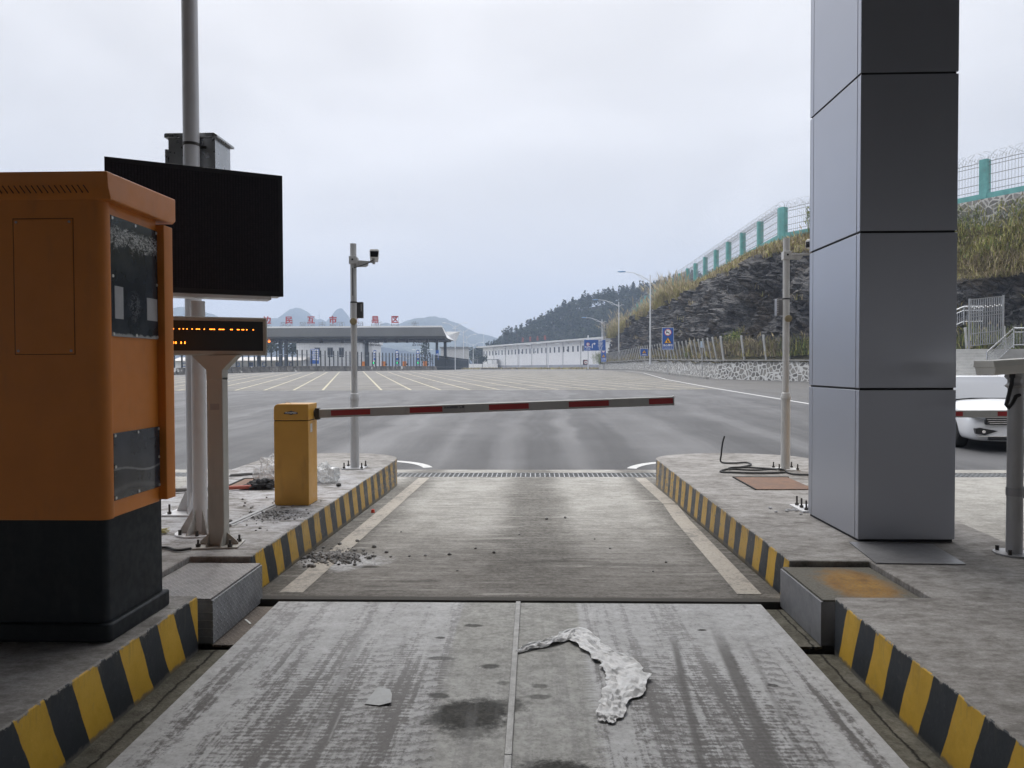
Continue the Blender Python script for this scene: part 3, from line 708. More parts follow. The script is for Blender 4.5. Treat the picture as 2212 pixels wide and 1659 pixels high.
# small LED text sign
t = thing('text_sign', 'low beige roadside sign showing orange LED dots on a square post', 'sign', (-2.285, 5.40, TOP), 0)
m = MB(); m.box(-.058, .058, -.05, .05, .012, 1.22); m.obj('post', M_BEIGE, t, bev=.006)
m = MB(); m.box(-.155, .155, -.12, .12, 0, .012); bp = m.obj('base_plate', M_BEIGE, t, bev=.002); bp.rotation_euler = (0, 0, R(9))
m = MB()
for x in (-.05, .05):
    for s in (-1, 1): m.new().prism([(s * .05, .012), (s * .105, .012), (s * .05, .11)], x - .004, x + .004, 'X')
for s in (-1, 1): m.new().prism([(s * .058, .012), (s * .14, .012), (s * .14, .03), (s * .058, .10)], -.004, .004, 'Y')
m.parts('gusset', M_BEIGE, t, fix=True)
m = MB(); bolts(m, (0, 0), .115, .085, .012, .05); m.parts('bolt', M_BOLT, t)
m = MB(); m.box(-.03, .035, -.0525, -.0495, .985, 1.03); m.obj('maker_plate', paint('grey_plate', (.28, .28, .28), .4), t)
hd = MB(); hd.box(-.345, .345, -.04, .05, 0, .275); head = hd.obj('sign_head', M_BEIGE, t, bev=.012)
head.location = (.0, .0, 1.375); head.rotation_euler = (0, 0, R(23))
m = MB(); m.box(-.315, .315, -.0425, -.0395, .032, .245); scr = m.obj('screen', plain('black_screen', (.006, .006, .007), .35), head)
dm = MB()
def dots(cols, z):
    for x in cols: dm.new().ball((x, -.0432, z), .0042, 6, 4, (1.0, .45, .85))
def px2x(u): return -.315 + (u - 55) / (1285 - 55) * .63 + .0     # photo zoom column -> head x (rough)
row1 = []
for a, b in ((62, 126), (195, 195), (245, 245), (292, 292), (357, 357), (412, 452), (512, 512), (585, 660), (706, 764), (855, 880), (945, 970), (1006, 1030), (1068, 1068), (1155, 1155)):
    u = a
    while u <= b: row1.append(px2x(u)); u += 19
dots(row1, .185); dots([px2x(u) for u in (86, 120, 150, 215, 262)], .092); dots([px2x(u) for u in (86, 120, 150, 215, 262)], .084)
dm.parts('lit_dot', plain('orange_led', (.9, .25, .02), .4, emit=(1.0, .22, .02), es=6.0), head)
m = MB(); m.prism([(-.165, 1.375), (.165, 1.375), (.058, 1.27), (.058, 1.20), (-.058, 1.20), (-.058, 1.27)], -.051, .051, 'Y'); m.obj('bracket', M_BEIGE, t, bev=.003)

# ------------------------------------------------------------------ barrier gates
M_ALU = paint('aluminium_arm', (.36, .36, .355), .4, .05, 2, .2, ((.22, .21, .2), .4))
M_RED = paint('red_reflective', (.30, .018, .02), .4, .1, 4)
M_LOGO = plain('dark_print', (.015, .02, .04), .5)
def barrier_arm(t, x0, z0, L, tilt, first, seg=.377, name_tag=False):
    e = bpy.data.objects.new('arm_pivot', None)
    bpy.data.objects.remove(e)
    m = MB(); hh = .043
    m.prism([(-.022, -hh), (.022, -hh), (.022, hh - .008), (.012, hh), (-.012, hh), (-.022, hh - .008)], 0, L, 'X')
    arm = m.obj('arm', M_ALU, t, bev=.003); arm.location = (x0, .2, z0); arm.rotation_euler = (0, -R(tilt), 0)
    m = MB(); x = first
    while x < L - .05:
        m.new().box(x, min(x + seg, L - .006), -.0245, -.0215, -.026, .026); x += seg * 2
    m.parts('red_band', M_RED, arm)
    m = MB(); m.box(L - .0005, L + .006, -.025, .025, -hh - .003, hh + .003); m.obj('end_cap', M_WHITEP, arm)
    return arm
t = thing('barrier_gate', 'yellow barrier machine with its red banded arm lowered across the lane', 'barrier gate', (-2.265, 6.99, TOP))
m = MB(); m.box(-.165, .16, .0, .28, 0, .79); m.obj('cabinet', M_YBOX, t, bev=.006)
m = MB(); m.prism([(-.166, .796), (.161, .796), (.161, .948), (-.125, .948), (-.150, .938), (-.164, .915)], -.001, .281, 'Y'); m.obj('hood', M_YBOX, t, bev=.006)
m = MB(); m.box(-.16, .155, .004, .276, .789, .797); m.obj('hood_gap', M_DARK, t)
m = MB(); m.prism([(-.066, .868), (-.03, .877), (-.012, .880), (.0, .886), (.014, .880), (.03, .877), (.062, .868), (.062, .856), (.02, .853), (.0, .846), (-.02, .853), (-.066, .856)], -.004, -.0005, 'Y')
bdg = m.obj('badge', M_LOGO, t); lettering('TRANSPEED', .020, paint('badge_white', (.75, .75, .75), .4), t, (-.002, -.0045, .866), ext=.0008, bold=.0006)
m = MB(); m.cyl((.16, .2, .85), (.185, .2, .85), .035, n=16); m.box(.172, .21, .17, .23, .79, .90); m.obj('arm_clamp', M_BOLT, t, bev=.003)
m = MB(); m.box(.1602, .1618, .06, .12, .68, .76); m.obj('sticker', paint('white_sticker', (.6, .6, .6), .5, .2, 60), t)
arm = barrier_arm(t, .187, .848, 3.385, 1.95, .138)
m = MB(); m.box(1.205, 1.42, -.0262, -.0232, -.034, .036); pl_ = m.obj('arm_label', paint('grey_label', (.30, .30, .30), .5, .05, 9), arm)
lettering('TRANSPEED 德亚', .026, M_LOGO, arm, (1.315, -.0268, .012), ext=.0006, bold=.0008)
lettering('0000-0000000', .011, M_LOGO, pl_, (1.255, -.0268, -.022), ext=.0004) if False else None
m = MB(); m.tube([(-.10, .12, .95), (-.085, .13, .962), (-.05, .125, .958), (-.04, .11, .952)], .003, 6); tag(m.obj('bent_wire', M_STEEL, None), None)
bw = bpy.data.objects['bent_wire']; bw.location = (-2.265, 6.99, TOP); tag(bw, 'short bent wire lying on top of the yellow barrier machine', 'wire')
t = thing('barrier_gate', 'second barrier in the next lane, its arm crossing before the white car', 'barrier gate', (3.52, 8.85, TOP))
m = MB(); m.box(-.165, .16, .0, .28, 0, .79); m.obj('cabinet', M_YBOX, t, bev=.006)
m = MB(); m.prism([(-.166, .796), (.161, .796), (.161, .948), (-.125, .948), (-.150, .938), (-.164, .915)], -.001, .281, 'Y'); m.obj('hood', M_YBOX, t, bev=.006)
m = MB(); m.cyl((.16, .2, .72), (.185, .2, .72), .035, n=16); m.box(.172, .21, .17, .23, .66, .77); m.obj('arm_clamp', M_BOLT, t, bev=.003)
barrier_arm(t, .187, .72, 3.2, 0.0, .10, .40)

# ------------------------------------------------------------------ camera poles at the island noses
def camera_pole(label, loc, cam_label, knob_side, box_side, pale, cam_kw):
    M_P = paint('camera_pole_paint_pale' if pale else 'camera_pole_paint', (.52, .515, .50) if pale else (.44, .445, .455), .42, .06, 3, .05, ((.2, .18, .16), .4))
    t = thing('camera_pole', label, 'pole', loc)
    m = MB(); m.cyl((0, 0, .014), (0, 0, .88), .056, .054, 20); m.obj('lower_tube', M_P, t)
    m = MB(); m.tube([(0, 0, .88), (0, 0, .90), (0, 0, .925), (0, 0, .95), (0, 0, .96)], [.062, .064, .054, .052, .040], 20); m.obj('collar', M_P, t)
    m = MB(); m.cyl((0, 0, .96), (0, 0, 2.86), .040, n=20); m.obj('upper_tube', M_P, t)
    m = MB(); m.box(-.14, .14, -.14, .14, 0, .014); m.obj('base_plate', M_P, t, bev=.002)
    m = MB(); bolts(m, (0, 0), .112, .112, .014, .07); m.parts('bolt', M_BOLT, t)
    m = MB(); m.box(-.047, .047, -.05, .05, 2.60, 2.70); m.obj('clamp_block', M_P, t, bev=.004)
    m = MB(); m.cyl((0, -.056, 2.655), (0, -.049, 2.655), .012, n=12); m.obj('cable_hole', M_DARK, t)
    s = knob_side
    m = MB(); m.cyl((.008 * s, -.075, 1.87), (.008 * s, -.038, 1.87), .043, n=20); m.cyl((.008 * s, -.082, 1.87), (.008 * s, -.075, 1.87), .022, n=16)
    m.obj('lamp_cap', paint('brass_cap', (.30, .25, .15), .4, .15, 12, .4), t, bev=.003)
    m = MB(); m.cyl((0, 0, 2.108), (0, 0, 2.125), .0435, n=16); m.obj('cable_tie', M_BLACK, t)
    m = MB()
    if box_side > 0: m.box(-.056, .105, .042, .10, 1.92, 2.125)
    else: m.box(-.075, .056, .042, .10, 1.92, 2.115); m.box(-.108, -.083, .02, .11, 1.915, 2.12)
    bx = m.obj('junction_box', paint('dark_box', (.05, .05, .052), .5, .1, 9) if box_side > 0 else M_STEEL, t, bev=.003)
    m = MB()
    for i in range(7):
        z = 2.10 - i * .014 if box_side > 0 else 2.10 - i * .024
        x = .086 if box_side > 0 else -.095
        m.box(x - .004 if box_side > 0 else x - .007, x + .004 if box_side > 0 else x + .007, .0405 if box_side > 0 else .0185, .0425 if box_side > 0 else .0205, z - .008, z)
    m.obj('indicator', paint('white_indicator', (.8, .8, .8), .4), bx)
    return t, M_P
t, MP = camera_pole('grey steel camera pole at the far end of the left island behind the barrier arm', (-2.30, 9.62, TOP), '', 1, 1, False, None)
m = MB(); m.bar((.045, 0, 2.64), (.255, 0, 2.625), .028, .022); m.prism([(.05, 2.63), (.19, 2.62), (.19, 2.585), (.165, 2.565), (.05, 2.565)], -.012, .012, 'Y'); m.box(.04, .06, -.04, .04, 2.57, 2.68); m.obj('arm', MP, t, bev=.003)
m = MB(); m.tube([(.02, -.052, 2.55), (.10, -.035, 2.575), (.2, -.03, 2.61), (.255, -.02, 2.65), (.25, 0, 2.70)], .006, 6); m.new(); m.tube([(0, -.045, 2.55), (0, -.044, 2.2)], .005, 6); m.parts('cable', M_BLACK, t)
m = MB(); m.cyl((.262, 0, 2.60), (.262, 0, 2.665), .018, n=12); m.obj('camera_mount', MP, t)
def bullet_camera(t, c, yaw, roll=0, L=.26):
    m = MB(); m.prism([(-.052, -.045), (.048, -.045), (.058, .01), (.060, .050), (.045, .062), (-.045, .062), (-.058, .050)], -.05, L - .05, 'Y')
    o = m.obj('camera_housing', paint('white_camera_shell', (.62, .62, .62), .4, .05, 5), t, bev=.006); o.location = c; o.rotation_euler = (R(-6), 0, R(yaw))
    m = MB(); m.prism([(-.046, -.040), (.044, -.040), (.052, .005), (.052, .035), (-.05, .035)], -.053, -.048, 'Y'); m.obj('camera_window', plain('black_glass', (.012, .012, .016), .12), o, bev=.002)
    return o
bullet_camera(t, (.272, -.02, 2.715), 12)
t, MP = camera_pole('pale grey camera pole at the far end of the right island beside the silver column', (3.11, 9.50, TOP), '', 1, -1, True, None)
m = MB(); m.bar((.045, 0, 2.66), (.30, 0, 2.665), .030, .024); m.prism([(.05, 2.65), (.2, 2.645), (.17, 2.60), (.05, 2.60)], -.012, .012, 'Y'); m.obj('arm', MP, t, bev=.003)
m = MB(); m.cyl((.30, 0, 2.655), (.30, 0, 2.72), .018, n=12); m.obj('camera_mount', MP, t)
bullet_camera(t, (.30, -.03, 2.775), -58, L=.28)

# ------------------------------------------------------------------ silver clad column and what lies round it
M_CLAD = paint('silver_cladding', (.43, .447, .50), .36, .012, .8, .70)
cx0, cx1, cy0, cy1 = 2.352, 3.045, 5.58, 6.585
t = thing('clad_column', 'tall square column clad in grey metal panels on the right island', 'column', ((cx0 + cx1) / 2, (cy0 + cy1) / 2, TOP))
ox, oy, oz = (cx0 + cx1) / 2, (cy0 + cy1) / 2, TOP
m = MB(); m.box(cx0 + .012 - ox, cx1 - .012 - ox, cy0 + .012 - oy, cy1 - .012 - oy, 0, 7.33); m.obj('core', plain('dark_joint', (.012, .012, .015), .7), t)
levels = [TOP + .012, 1.385, 2.52, 3.655, 4.79, 5.925, 7.06, 7.6]
for za, zb in zip(levels, levels[1:]):
    a, b = za + .008 - oz, zb - .008 - oz; w = .010
    X0, X1, Y0, Y1 = cx0 - ox, cx1 - ox, cy0 - oy, cy1 - oy
    m = MB(); m.box(X0 + .0005, X1, Y0, Y0 + w, a, b); m.box(X1 - w, X1, Y0 + w + .001, Y1, a, b); m.box(X0, X1 - w - .001, Y1 - w, Y1, a, b)
    m.box(X0, X0 + w, Y0 + .0055 + w - .01, Y0 + .055, a, b); m.box(X0, X0 + w, Y1 - .075, Y1 - w - .001, a, b)
    m.box(X0, X0 + w, Y0 + .062, Y1 - .082, a, b)
    m.obj('panel', M_CLAD, t, bev=.0025)
m = MB(); m.prism([(2.275, 5.545), (2.205, 4.955), (2.765, 4.935), (2.84, 5.50), (2.5, 5.565)], TOP + .004, TOP + .009)
tag(m.obj('steel_sheet', paint('loose_steel_sheet', (.30, .30, .31), .38, .12, 5, .6)), 'loose flat steel sheet lying on the island at the foot of the column', 'sheet')
t = thing('base_plate', 'white bolted steel base plate showing behind the foot of the silver column', 'base plate', (2.54, 6.86, TOP))
m = MB(); m.box(-.20, .2, -.17, .17, 0, .016); m.obj('plate', M_WHITEP, t, bev=.002)
m = MB()
for x, y in ((-.15, .12), (-.15, 0), (-.15, -.12)): m.new().cyl((x, y, .016), (x, y, .036), .017, n=6); m.cyl((x, y, .036), (x, y, .10), .0085, n=8)
m.parts('bolt', M_BOLT, t)
m = MB(); m.prism([(-.1, .016), (-.02, .22), (.0, .22), (.0, .016)], -.006, .006, 'Y'); m.cyl((.06, 0, .016), (.06, 0, .9), .06, n=16); m.obj('stub', M_WHITEP, t)
# washers scattered beside it
wm = MB()
ws = MB(); ws.cyl((0, 0, 0), (0, 0, .004), .016, n=12)
wash = tag(ws.obj('washer', M_STEEL), 'loose steel washer lying on the island concrete before the bolted plate', 'washer', 'loose washers by the column')
for i, (x, y) in enumerate(((2.30, 6.82), (2.32, 6.85), (2.27, 6.79), (2.33, 6.80), (2.24, 6.80), (2.27, 6.83), (2.13, 6.92), (2.12, 6.88), (2.12, 6.72), (2.30, 6.62), (2.22, 6.74), (2.31, 6.77))):
    o = wash if i == 0 else wash.copy()
    if i: COL.objects.link(o)
    o.location = (x, y, TOP + .001 + .0005 * i)

# near camera post at the right edge
t = thing('camera_post', 'short grey post carrying a beige plate camera housing at the right edge', 'post', (3.255, 5.235, TOP))
m = MB(); m.cyl((0, 0, .012), (0, 0, 1.13), .050, .048, 20); m.obj('post', M_GREYP, t)
m = MB(); m.cyl((0, 0, 0), (0, 0, .012), .125, n=24); m.obj('base_plate', M_GREYP, t)
m = MB()
for k in range(4): a = R(45 + 90 * k); m.new().cyl((.1 * math.cos(a), .1 * math.sin(a), .012), (.1 * math.cos(a), .1 * math.sin(a), .045), .012, n=6)
m.parts('bolt', M_BOLT, t)
m = MB(); m.tube([(0, 0, 1.13), (0, 0, 1.145), (0, 0, 1.165), (0, 0, 1.185), (0, 0, 1.205), (0, 0, 1.235)], [.05, .068, .050, .050, .068, .062], 6); m.obj('bracket', M_GREYP, t, bev=.002)
m = MB(); m.prism([(-.075, 0), (.075, 0), (.085, .05), (.075, .085), (-.075, .085), (-.085, .05)], -.14, .32, 'Y'); M_HOUS = paint('pale_housing', (.80, .79, .74), .45, .04, 4); h = m.obj('housing', M_HOUS, t, bev=.006)
h.location = (.06, 0, 1.235); h.rotation_euler = (R(-3), 0, R(104))
m = MB(); m.box(-.068, .068, -.1425, -.139, .008, .075); m.obj('window', plain('black_glass', (.012, .012, .016), .12), h)
m = MB(); m.prism([(-.088, .052), (.088, .052), (.08, .096), (-.08, .096)], -.16, .33, 'Y'); m.obj('visor', M_HOUS, h, bev=.003)
m = MB(); m.tube([(-.055, -.05, 1.25), (-.055, -.05, 1.21), (-.065, -.06, 1.16), (-.095, -.07, 1.06), (-.105, -.07, 1.02), (-.09, -.07, 1.0), (-.06, -.06, 1.03), (-.03, -.05, 1.075), (0, -.04, 1.085)], .013, 10); m.cyl((-.055, -.05, 1.2), (-.055, -.05, 1.245), .018, n=10); m.obj('cable', M_BLACK, t)
m = MB(); m.cyl((0, 0, .40), (0, 0, .455), .0535, n=18); m.box(.03, .10, -.02, .02, .385, .46); m.obj('clamp', M_STEEL, t)

# overhead canopy that the column carries (it shades the near ground)
t = thing('canopy_roof', 'dark station roof overhead, carried by the silver clad column', 'roof', (0, -8, 0))
m = MB(); m.box(-60, 60, -70, 14.1, 7.6, 7.75); m.obj('ceiling', paint('grey_soffit', (.14, .14, .15), .6, .05, .5), t)
m = MB(); m.box(-60, 60, -70, 14.2, 7.751, 8.6); m.obj('roof_deck', M_CLAD, t)

# ------------------------------------------------------------------ small things on the islands and the lane
def cable(name, pts, r, lab, cat='cable', mat=None):
    # smooth the path with Catmull-Rom
    P = [Vector(p) for p in pts]; Q = [P[0] * 2 - P[1]] + P + [P[-1] * 2 - P[-2]]; out = []
    for i in range(1, len(Q) - 2):
        for k in range(6):
            u = k / 6; a, b, c, d = Q[i - 1], Q[i], Q[i + 1], Q[i + 2]
            out.append(.5 * ((2 * b) + (c - a) * u + (2 * a - 5 * b + 4 * c - d) * u * u + (3 * b - a - 3 * c + d) * u ** 3))
    out.append(P[-1])
    m = MB(); m.tube(out, r, 8); return tag(m.obj(name, mat or M_BLACK), lab, cat)
z = TOP + .014
cable('cable', [(2.52, 10.15, TOP + .36), (2.49, 10.13, TOP + .27), (2.47, 10.12, TOP + .12), (2.47, 10.12, TOP + .02), (2.60, 10.05, z), (2.80, 10.1, z), (2.78, 9.85, z), (2.55, 9.6, z), (2.35, 9.42, z), (2.25, 9.2, z), (2.55, 9.12, z), (2.95, 9.14, z), (3.03, 9.28, z + .012),
    (2.9, 9.5, z), (2.65, 9.62, z), (2.45, 9.5, z + .014), (2.4, 9.36, z + .014), (2.7, 9.36, z), (3.0, 9.3, z + .02), (3.02, 9.1, z), (3.1, 8.98, z), (3.3, 8.95, z), (3.42, 9.05, z)], .011, 'black cable loosely coiled on the right island, one end sticking up')
cable('cable', [(-3.62, 8.9, z), (-3.45, 9.02, z), (-3.25, 9.05, z), (-3.05, 9.25, z), (-2.98, 9.35, z), (-3.08, 9.36, z), (-3.25, 9.15, z), (-3.4, 8.95, z), (-3.6, 8.82, z)], .010, 'thin black cable loop on the left island behind the text sign')
cable('cable', [(-3.1, 5.35, z), (-2.95, 5.42, z + .01), (-2.85, 5.3, z), (-2.75, 5.22, z), (-2.62, 5.28, z), (-2.5, 5.2, z), (-2.42, 5.25, z)], .010, 'short dark cable scrap beside the foot of the text sign')
m = MB(); m.box(-.0, .60, 0, .86, 0, .006)
o = m.obj('manhole_cover', M_CHKR); o.location = (2.30, 7.93, TOP + .004); tag(o, 'rusty tread plate cover let into the right island behind the column', 'manhole cover')
m = MB(); m.box(-.02, .62, .865, .885, 0, .010); m.box(-.02, -.003, -.01, .865, 0, .008); o2 = m.obj('frame_gap', M_DARK, o)
m = MB(); m.box(0, .62, 0, .60, 0, .006)
o = m.obj('manhole_cover', M_CHKR); o.location = (-3.30, 8.02, TOP + .004); o.rotation_euler = (0, 0, R(3)); tag(o, 'rusty tread plate cover let into the left island behind the barrier machine', 'manhole cover')
m = MB(); m.box(-.03, .62, .604, .63, 0, .012); m.box(-.03, -.004, 0, .604, 0, .012); m.obj('frame_gap', M_DARK, o)
m = MB(); m.cyl((-3.95, 7.62, TOP + .03), (-3.32, 7.80, TOP + .03), .022, n=10); m.cur = 1; m.cyl((-3.32, 7.80, TOP + .03), (-2.72, 7.98, TOP + .035), .022, .02, n=10)
tag(m.obj('rod', [paint('grey_rod', (.2, .19, .18), .6), paint('red_rod', (.42, .10, .07), .5, .15, 9)]), 'red and grey handled rod lying across the left island', 'rod')
m = MB(); m.cyl((-2.92, 6.45, TOP + .022), (-2.76, 5.98, TOP + .022), .021, n=14)
tag(m.obj('plastic_pipe', paint('white_pvc', (.70, .70, .68), .4, .05, 6)), 'white plastic pipe offcut lying on the left island beside the kiosk', 'pipe')
m = MB(); m.bar((-2.48, 6.05, TOP + .012), (-2.42, 6.95, TOP + .012), .035, .022); m.cur = 1; m.bar((-2.458, 6.05, TOP + .006), (-2.398, 6.93, TOP + .006), .012, .012)
tag(m.obj('trunking', [paint('grey_trunking', (.3, .3, .3), .5), paint('white_trunking', (.7, .7, .7), .4)]), 'straight grey and white trunking strip lying before the barrier machine', 'trunking')
def crumple(name, c, size, mat, lab, cat, seed, n=26, sc=(1, 1, .6)):
    m = MB(); m.ball(c, size, n, n // 2, sc)
    for i, v in enumerate(m.v):
        p = Vector(v) - Vector(c); q = p / size
        d = 1 + .55 * mnoise.noise(q * 2.3 + Vector((seed, 0, 0))) + .35 * abs(mnoise.noise(q * 5 + Vector((0, seed, 0))))
        w = Vector(c) + p * d; w.z = max(w.z, TOP + .004); m.v[i] = tuple(w)
    o = m.obj(name, mat, smooth=0); return tag(o, lab, cat)
def mat_plastic(name, c, a):
    g = NG(name); n = g.noise(14, 4, .6); return g.out(c, .25, n, .5, .02, alpha=g.ss(n, .35, .65, a - .2, a + .2))
crumple('glove', (-2.90, 7.96, TOP + .05), .085, paint('black_glove_fabric', (.012, .012, .014), .7), 'black work glove lying against the barrier machine on the left island', 'glove', 3, 26, (1.7, .9, .62))
gl = bpy.data.objects['glove']; m = MB()
for k, (dx, dy, L) in enumerate(((-.11, -.04, .07), (-.12, -.02, .085), (-.12, .01, .09), (-.11, .035, .08), (-.02, -.07, .06))):
    m.new().tube([(-2.92 + dx * .6, 7.96 + dy, TOP + .03), (-2.92 + dx - L * .5, 7.96 + dy - .01, TOP + .035), (-2.92 + dx - L, 7.96 + dy - .025, TOP + .016)], [.016, .015, .011], 8)
m.parts('finger', gl.data.materials[0], gl)
M_BAG = mat_plastic('clear_plastic_bag', (.75, .75, .75), .42)
crumple('plastic_bag', (-2.93, 8.40, TOP + .10), .16, M_BAG, 'clear crumpled plastic bag left of and behind the barrier machine', 'bag', 11, 30, (1.0, .8, 1.1))
crumple('plastic_bag', (-2.35, 8.42, TOP + .07), .13, mat_plastic('white_plastic_bag', (.70, .72, .73), .62), 'whitish plastic bag sticking out right of the barrier machine', 'bag', 17, 30, (1.0, .8, .95))
crumple('cap_piece', (-2.12, 8.12, TOP + .02), .028, M_BLACK, 'small black cap lying on the kerb edge right of the white bag', 'cap', 4, 12)
m = MB(); m.cyl((0, 0, 0), (0, 0, .035), .022, .018, 12); o = m.obj('bottle_cap', paint('red_plastic', (.62, .06, .03), .35)); o.location = (-1.81, 8.40, yard_z(8.4) + .003); tag(o, 'red bottle cap on the lane beside the left kerb', 'cap')
o2 = o.copy(); COL.objects.link(o2); o2.location = (-3.66, 8.05, TOP + .002); o2['label'] = 'red cap on the left island beside the tall pole'
m = MB()
rr = random.Random(4)
for i in range(16): a = rr.uniform(-.5, .5); m.bar((-3.0 + rr.uniform(-.03, .03), 5.78 + rr.uniform(-.02, .02), TOP + rr.uniform(.006, .03)), (-2.9 + .1 * math.cos(a) - .05, 5.80 + .1 * math.sin(a), TOP + rr.uniform(.006, .04)), .008, .004)
tag(m.obj('straw_scraps', paint('pale_straw', (.55, .50, .25), .7)), 'small bunch of pale yellow straps beside the kiosk', 'scraps')

# stones and rubble
def rock_verts(r, seed, nu=8, nv=5):
    m = MB(); m.ball((0, 0, 0), r, nu, nv, (1, .85, .65))
    for i, v in enumerate(m.v):
        q = Vector(v) / r; m.v[i] = tuple(Vector(v) * (1 + .45 * mnoise.noise(q * 1.6 + Vector((seed * 3.1, seed, 0)))))
    return m
M_STONE = paint('grey_stone', (.22, .215, .21), .9, .35, 20)
m = MB(); rr = random.Random(9)
for i in range(620):
    a = rr.uniform(0, 6.28); d = abs(rr.gauss(0, .5)); r = rr.choice((.005, .007, .009, .012, .016, .022)) * rr.uniform(.7, 1.2)
    x, y = -1.66 + math.cos(a) * d * .36, 6.22 + math.sin(a) * d * .30
    if x < -1.93 + r: x = -1.93 + r + abs(x + 1.93 - r) * .4
    k = rock_verts(r, i, 6, 4); k.v = [(v[0] + x, v[1] + y, v[2] + yard_z(y) + r * .45 + max(0, .03 - d * .06)) for v in k.v]; m.add(k.v, k.f)
tag(m.obj('rubble', M_STONE, smooth=0), 'heap of broken grey concrete rubble on the lane against the left kerb', 'rubble', kind='stuff')
m = MB()
for i in range(240):
    a = rr.uniform(0, 6.28); d = abs(rr.gauss(0, .5)); r = rr.choice((.004, .006, .009, .014)) * rr.uniform(.7, 1.2)
    x, y = -2.28 + math.cos(a) * d * .42, 6.55 + math.sin(a) * d * .55
    if x > -1.99: continue
    k = rock_verts(r, i + 500, 6, 4); k.v = [(v[0] + x, v[1] + y, v[2] + TOP + r * .4) for v in k.v]; m.add(k.v, k.f)
tag(m.obj('crumbs', M_STONE, smooth=0), 'dark concrete crumbs strewn before the yellow barrier machine', 'rubble', kind='stuff')
st0 = None
stones = [(-1.42, 6.62, .022), (-.92, 6.30, .014), (-1.05, 6.28, .012), (-.72, 6.34, .019), (-.35, 6.42, .017), (-.52, 6.58, .012), (.12, 8.0, .022), (.32, 8.08, .017), (-1.62, 6.85, .020), (-1.75, 6.72, .022), (-1.2, 6.25, .012), (-.15, 7.2, .010), (.65, 6.6, .010), (1.05, 6.1, .012), (.9, 5.8, .009), (-1.3, 7.3, .009), (.55, 7.0, .008), (-.6, 5.8, .009)]
for i, (x, y, r) in enumerate(stones):
    o = rock_verts(r, i + 50, 9, 6).obj('stone_chip', M_STONE, smooth=50); o.location = (x, y, yard_z(y) + r * .45); o.rotation_euler = (0, 0, i * 1.3)
    tag(o, 'loose grey stone chip lying on the concrete between the kerbs', 'stone', 'loose stones on the lane')
for i, (x, y, r) in enumerate([(-2.55, 6.25, .020), (-2.75, 7.1, .014), (-2.7, 6.95, .012), (-2.6, 6.85, .012), (-2.35, 6.1, .010), (-2.85, 7.3, .014), (-2.5, 7.2, .012), (-2.45, 5.85, .012), (-2.2, 5.9, .009), (-2.65, 7.4, .011)]):
    o = rock_verts(r, i + 90, 9, 6).obj('stone_chip', M_STONE, smooth=50); o.location = (x, y, TOP + r * .45); o.rotation_euler = (0, 0, i * 1.7)
    tag(o, 'loose grey stone chip lying on the left island near the sign posts', 'stone', 'loose stones on the left island')
# woven plastic wrapping left on the deck
pts = [(-.115, 4.12, .012), (-.02, 4.20, .035), (.09, 4.27, .04), (.17, 4.34, .06), (.235, 4.43, .085), (.285, 4.31, .09), (.335, 4.17, .075), (.40, 4.05, .10), (.445, 3.93, .12), (.465, 3.82, .12), (.45, 3.70, .11), (.395, 3.60, .085), (.365, 3.50, .075), (.33, 3.40, .065), (.305, 3.345, .045)]
V = []; F = []; NW = 13; NL = 120
for i in range(NL + 1):
    s = i / NL * (len(pts) - 1); k = min(int(s), len(pts) - 2); u = s - k; u2 = u * u * (3 - 2 * u)
    p = [pts[k][j] + (pts[k + 1][j] - pts[k][j]) * u for j in range(3)]
    a = Vector(pts[max(k - 1, 0)][:2]).lerp(Vector(pts[k][:2]), u2); b = Vector(pts[min(k + 1, len(pts) - 1)][:2]).lerp(Vector(pts[min(k + 2, len(pts) - 1)][:2]), u2)
    d = (b - a).normalized() if (b - a).length > 1e-6 else Vector((0, -1)); nrm = Vector((-d.y, d.x))
    for j in range(NW):
        w = (j / (NW - 1) - .5) * 2
        q = Vector(p[:2]) + nrm * w * p[2] * .86 * (1 + .34 * mnoise.noise(Vector((s * 2.2, w * 1.5, 3)))) + d * .015 * mnoise.noise(Vector((s * 3, w * 3, 9)))
        fold = abs(math.sin(w * 4.2 + s * 1.1 + 2 * mnoise.noise(Vector((s, w, 0)))))
        h = .004 + .020 * fold * (.5 + .5 * mnoise.noise(Vector((s * 1.2, w * 1.4, 5)))) + .022 * abs(mnoise.noise(Vector((s * 1.8, w * 2.2, 1)))) + .004 * abs(mnoise.noise(Vector((s * 9, w * 7, 4))))
        V.append((q.x, q.y, deck_z(q.y) + h * (1 if 4 < i < NL - 3 else .6)))
for i in range(NL):
    for j in range(NW - 1): F.append([i * NW + j, i * NW + j + 1, (i + 1) * NW + j + 1, (i + 1) * NW + j])
def mat_woven():
    g = NG('white_woven_plastic'); n = g.noise(14, 4, .6); w = g.mul(g.wave(75, 'X', .6), g.wave(75, 'Y', .6))
    col = g.mix(g.ss(n, .35, .7), (.70, .71, .72), (.88, .88, .88)); col = g.mix(g.ss(w, .1, .4, .3, 0), col, (.42, .42, .42))
    return g.out(col, .4, w, .5, .003)
o = flat_mesh('plastic_wrapping', V, F, mat_woven()); md = o.modifiers.new('thickness', 'SOLIDIFY'); md.thickness = .0015
tag(o, 'strip of crumpled white woven plastic lying on the weighbridge deck', 'wrapping')
m = MB(); z0 = deck_z(3.56)
m.add([(-.80, 3.50, z0 + .004), (-.73, 3.485, z0 + .004), (-.675, 3.50, z0 + .012), (-.69, 3.60, z0 + .006), (-.715, 3.665, z0 + .004), (-.775, 3.68, z0 + .008), (-.79, 3.60, z0 + .004), (-.735, 3.58, z0 + .010)],
      [(0, 1, 7, 6), (1, 2, 3, 7), (7, 3, 4, 5), (6, 7, 5)])
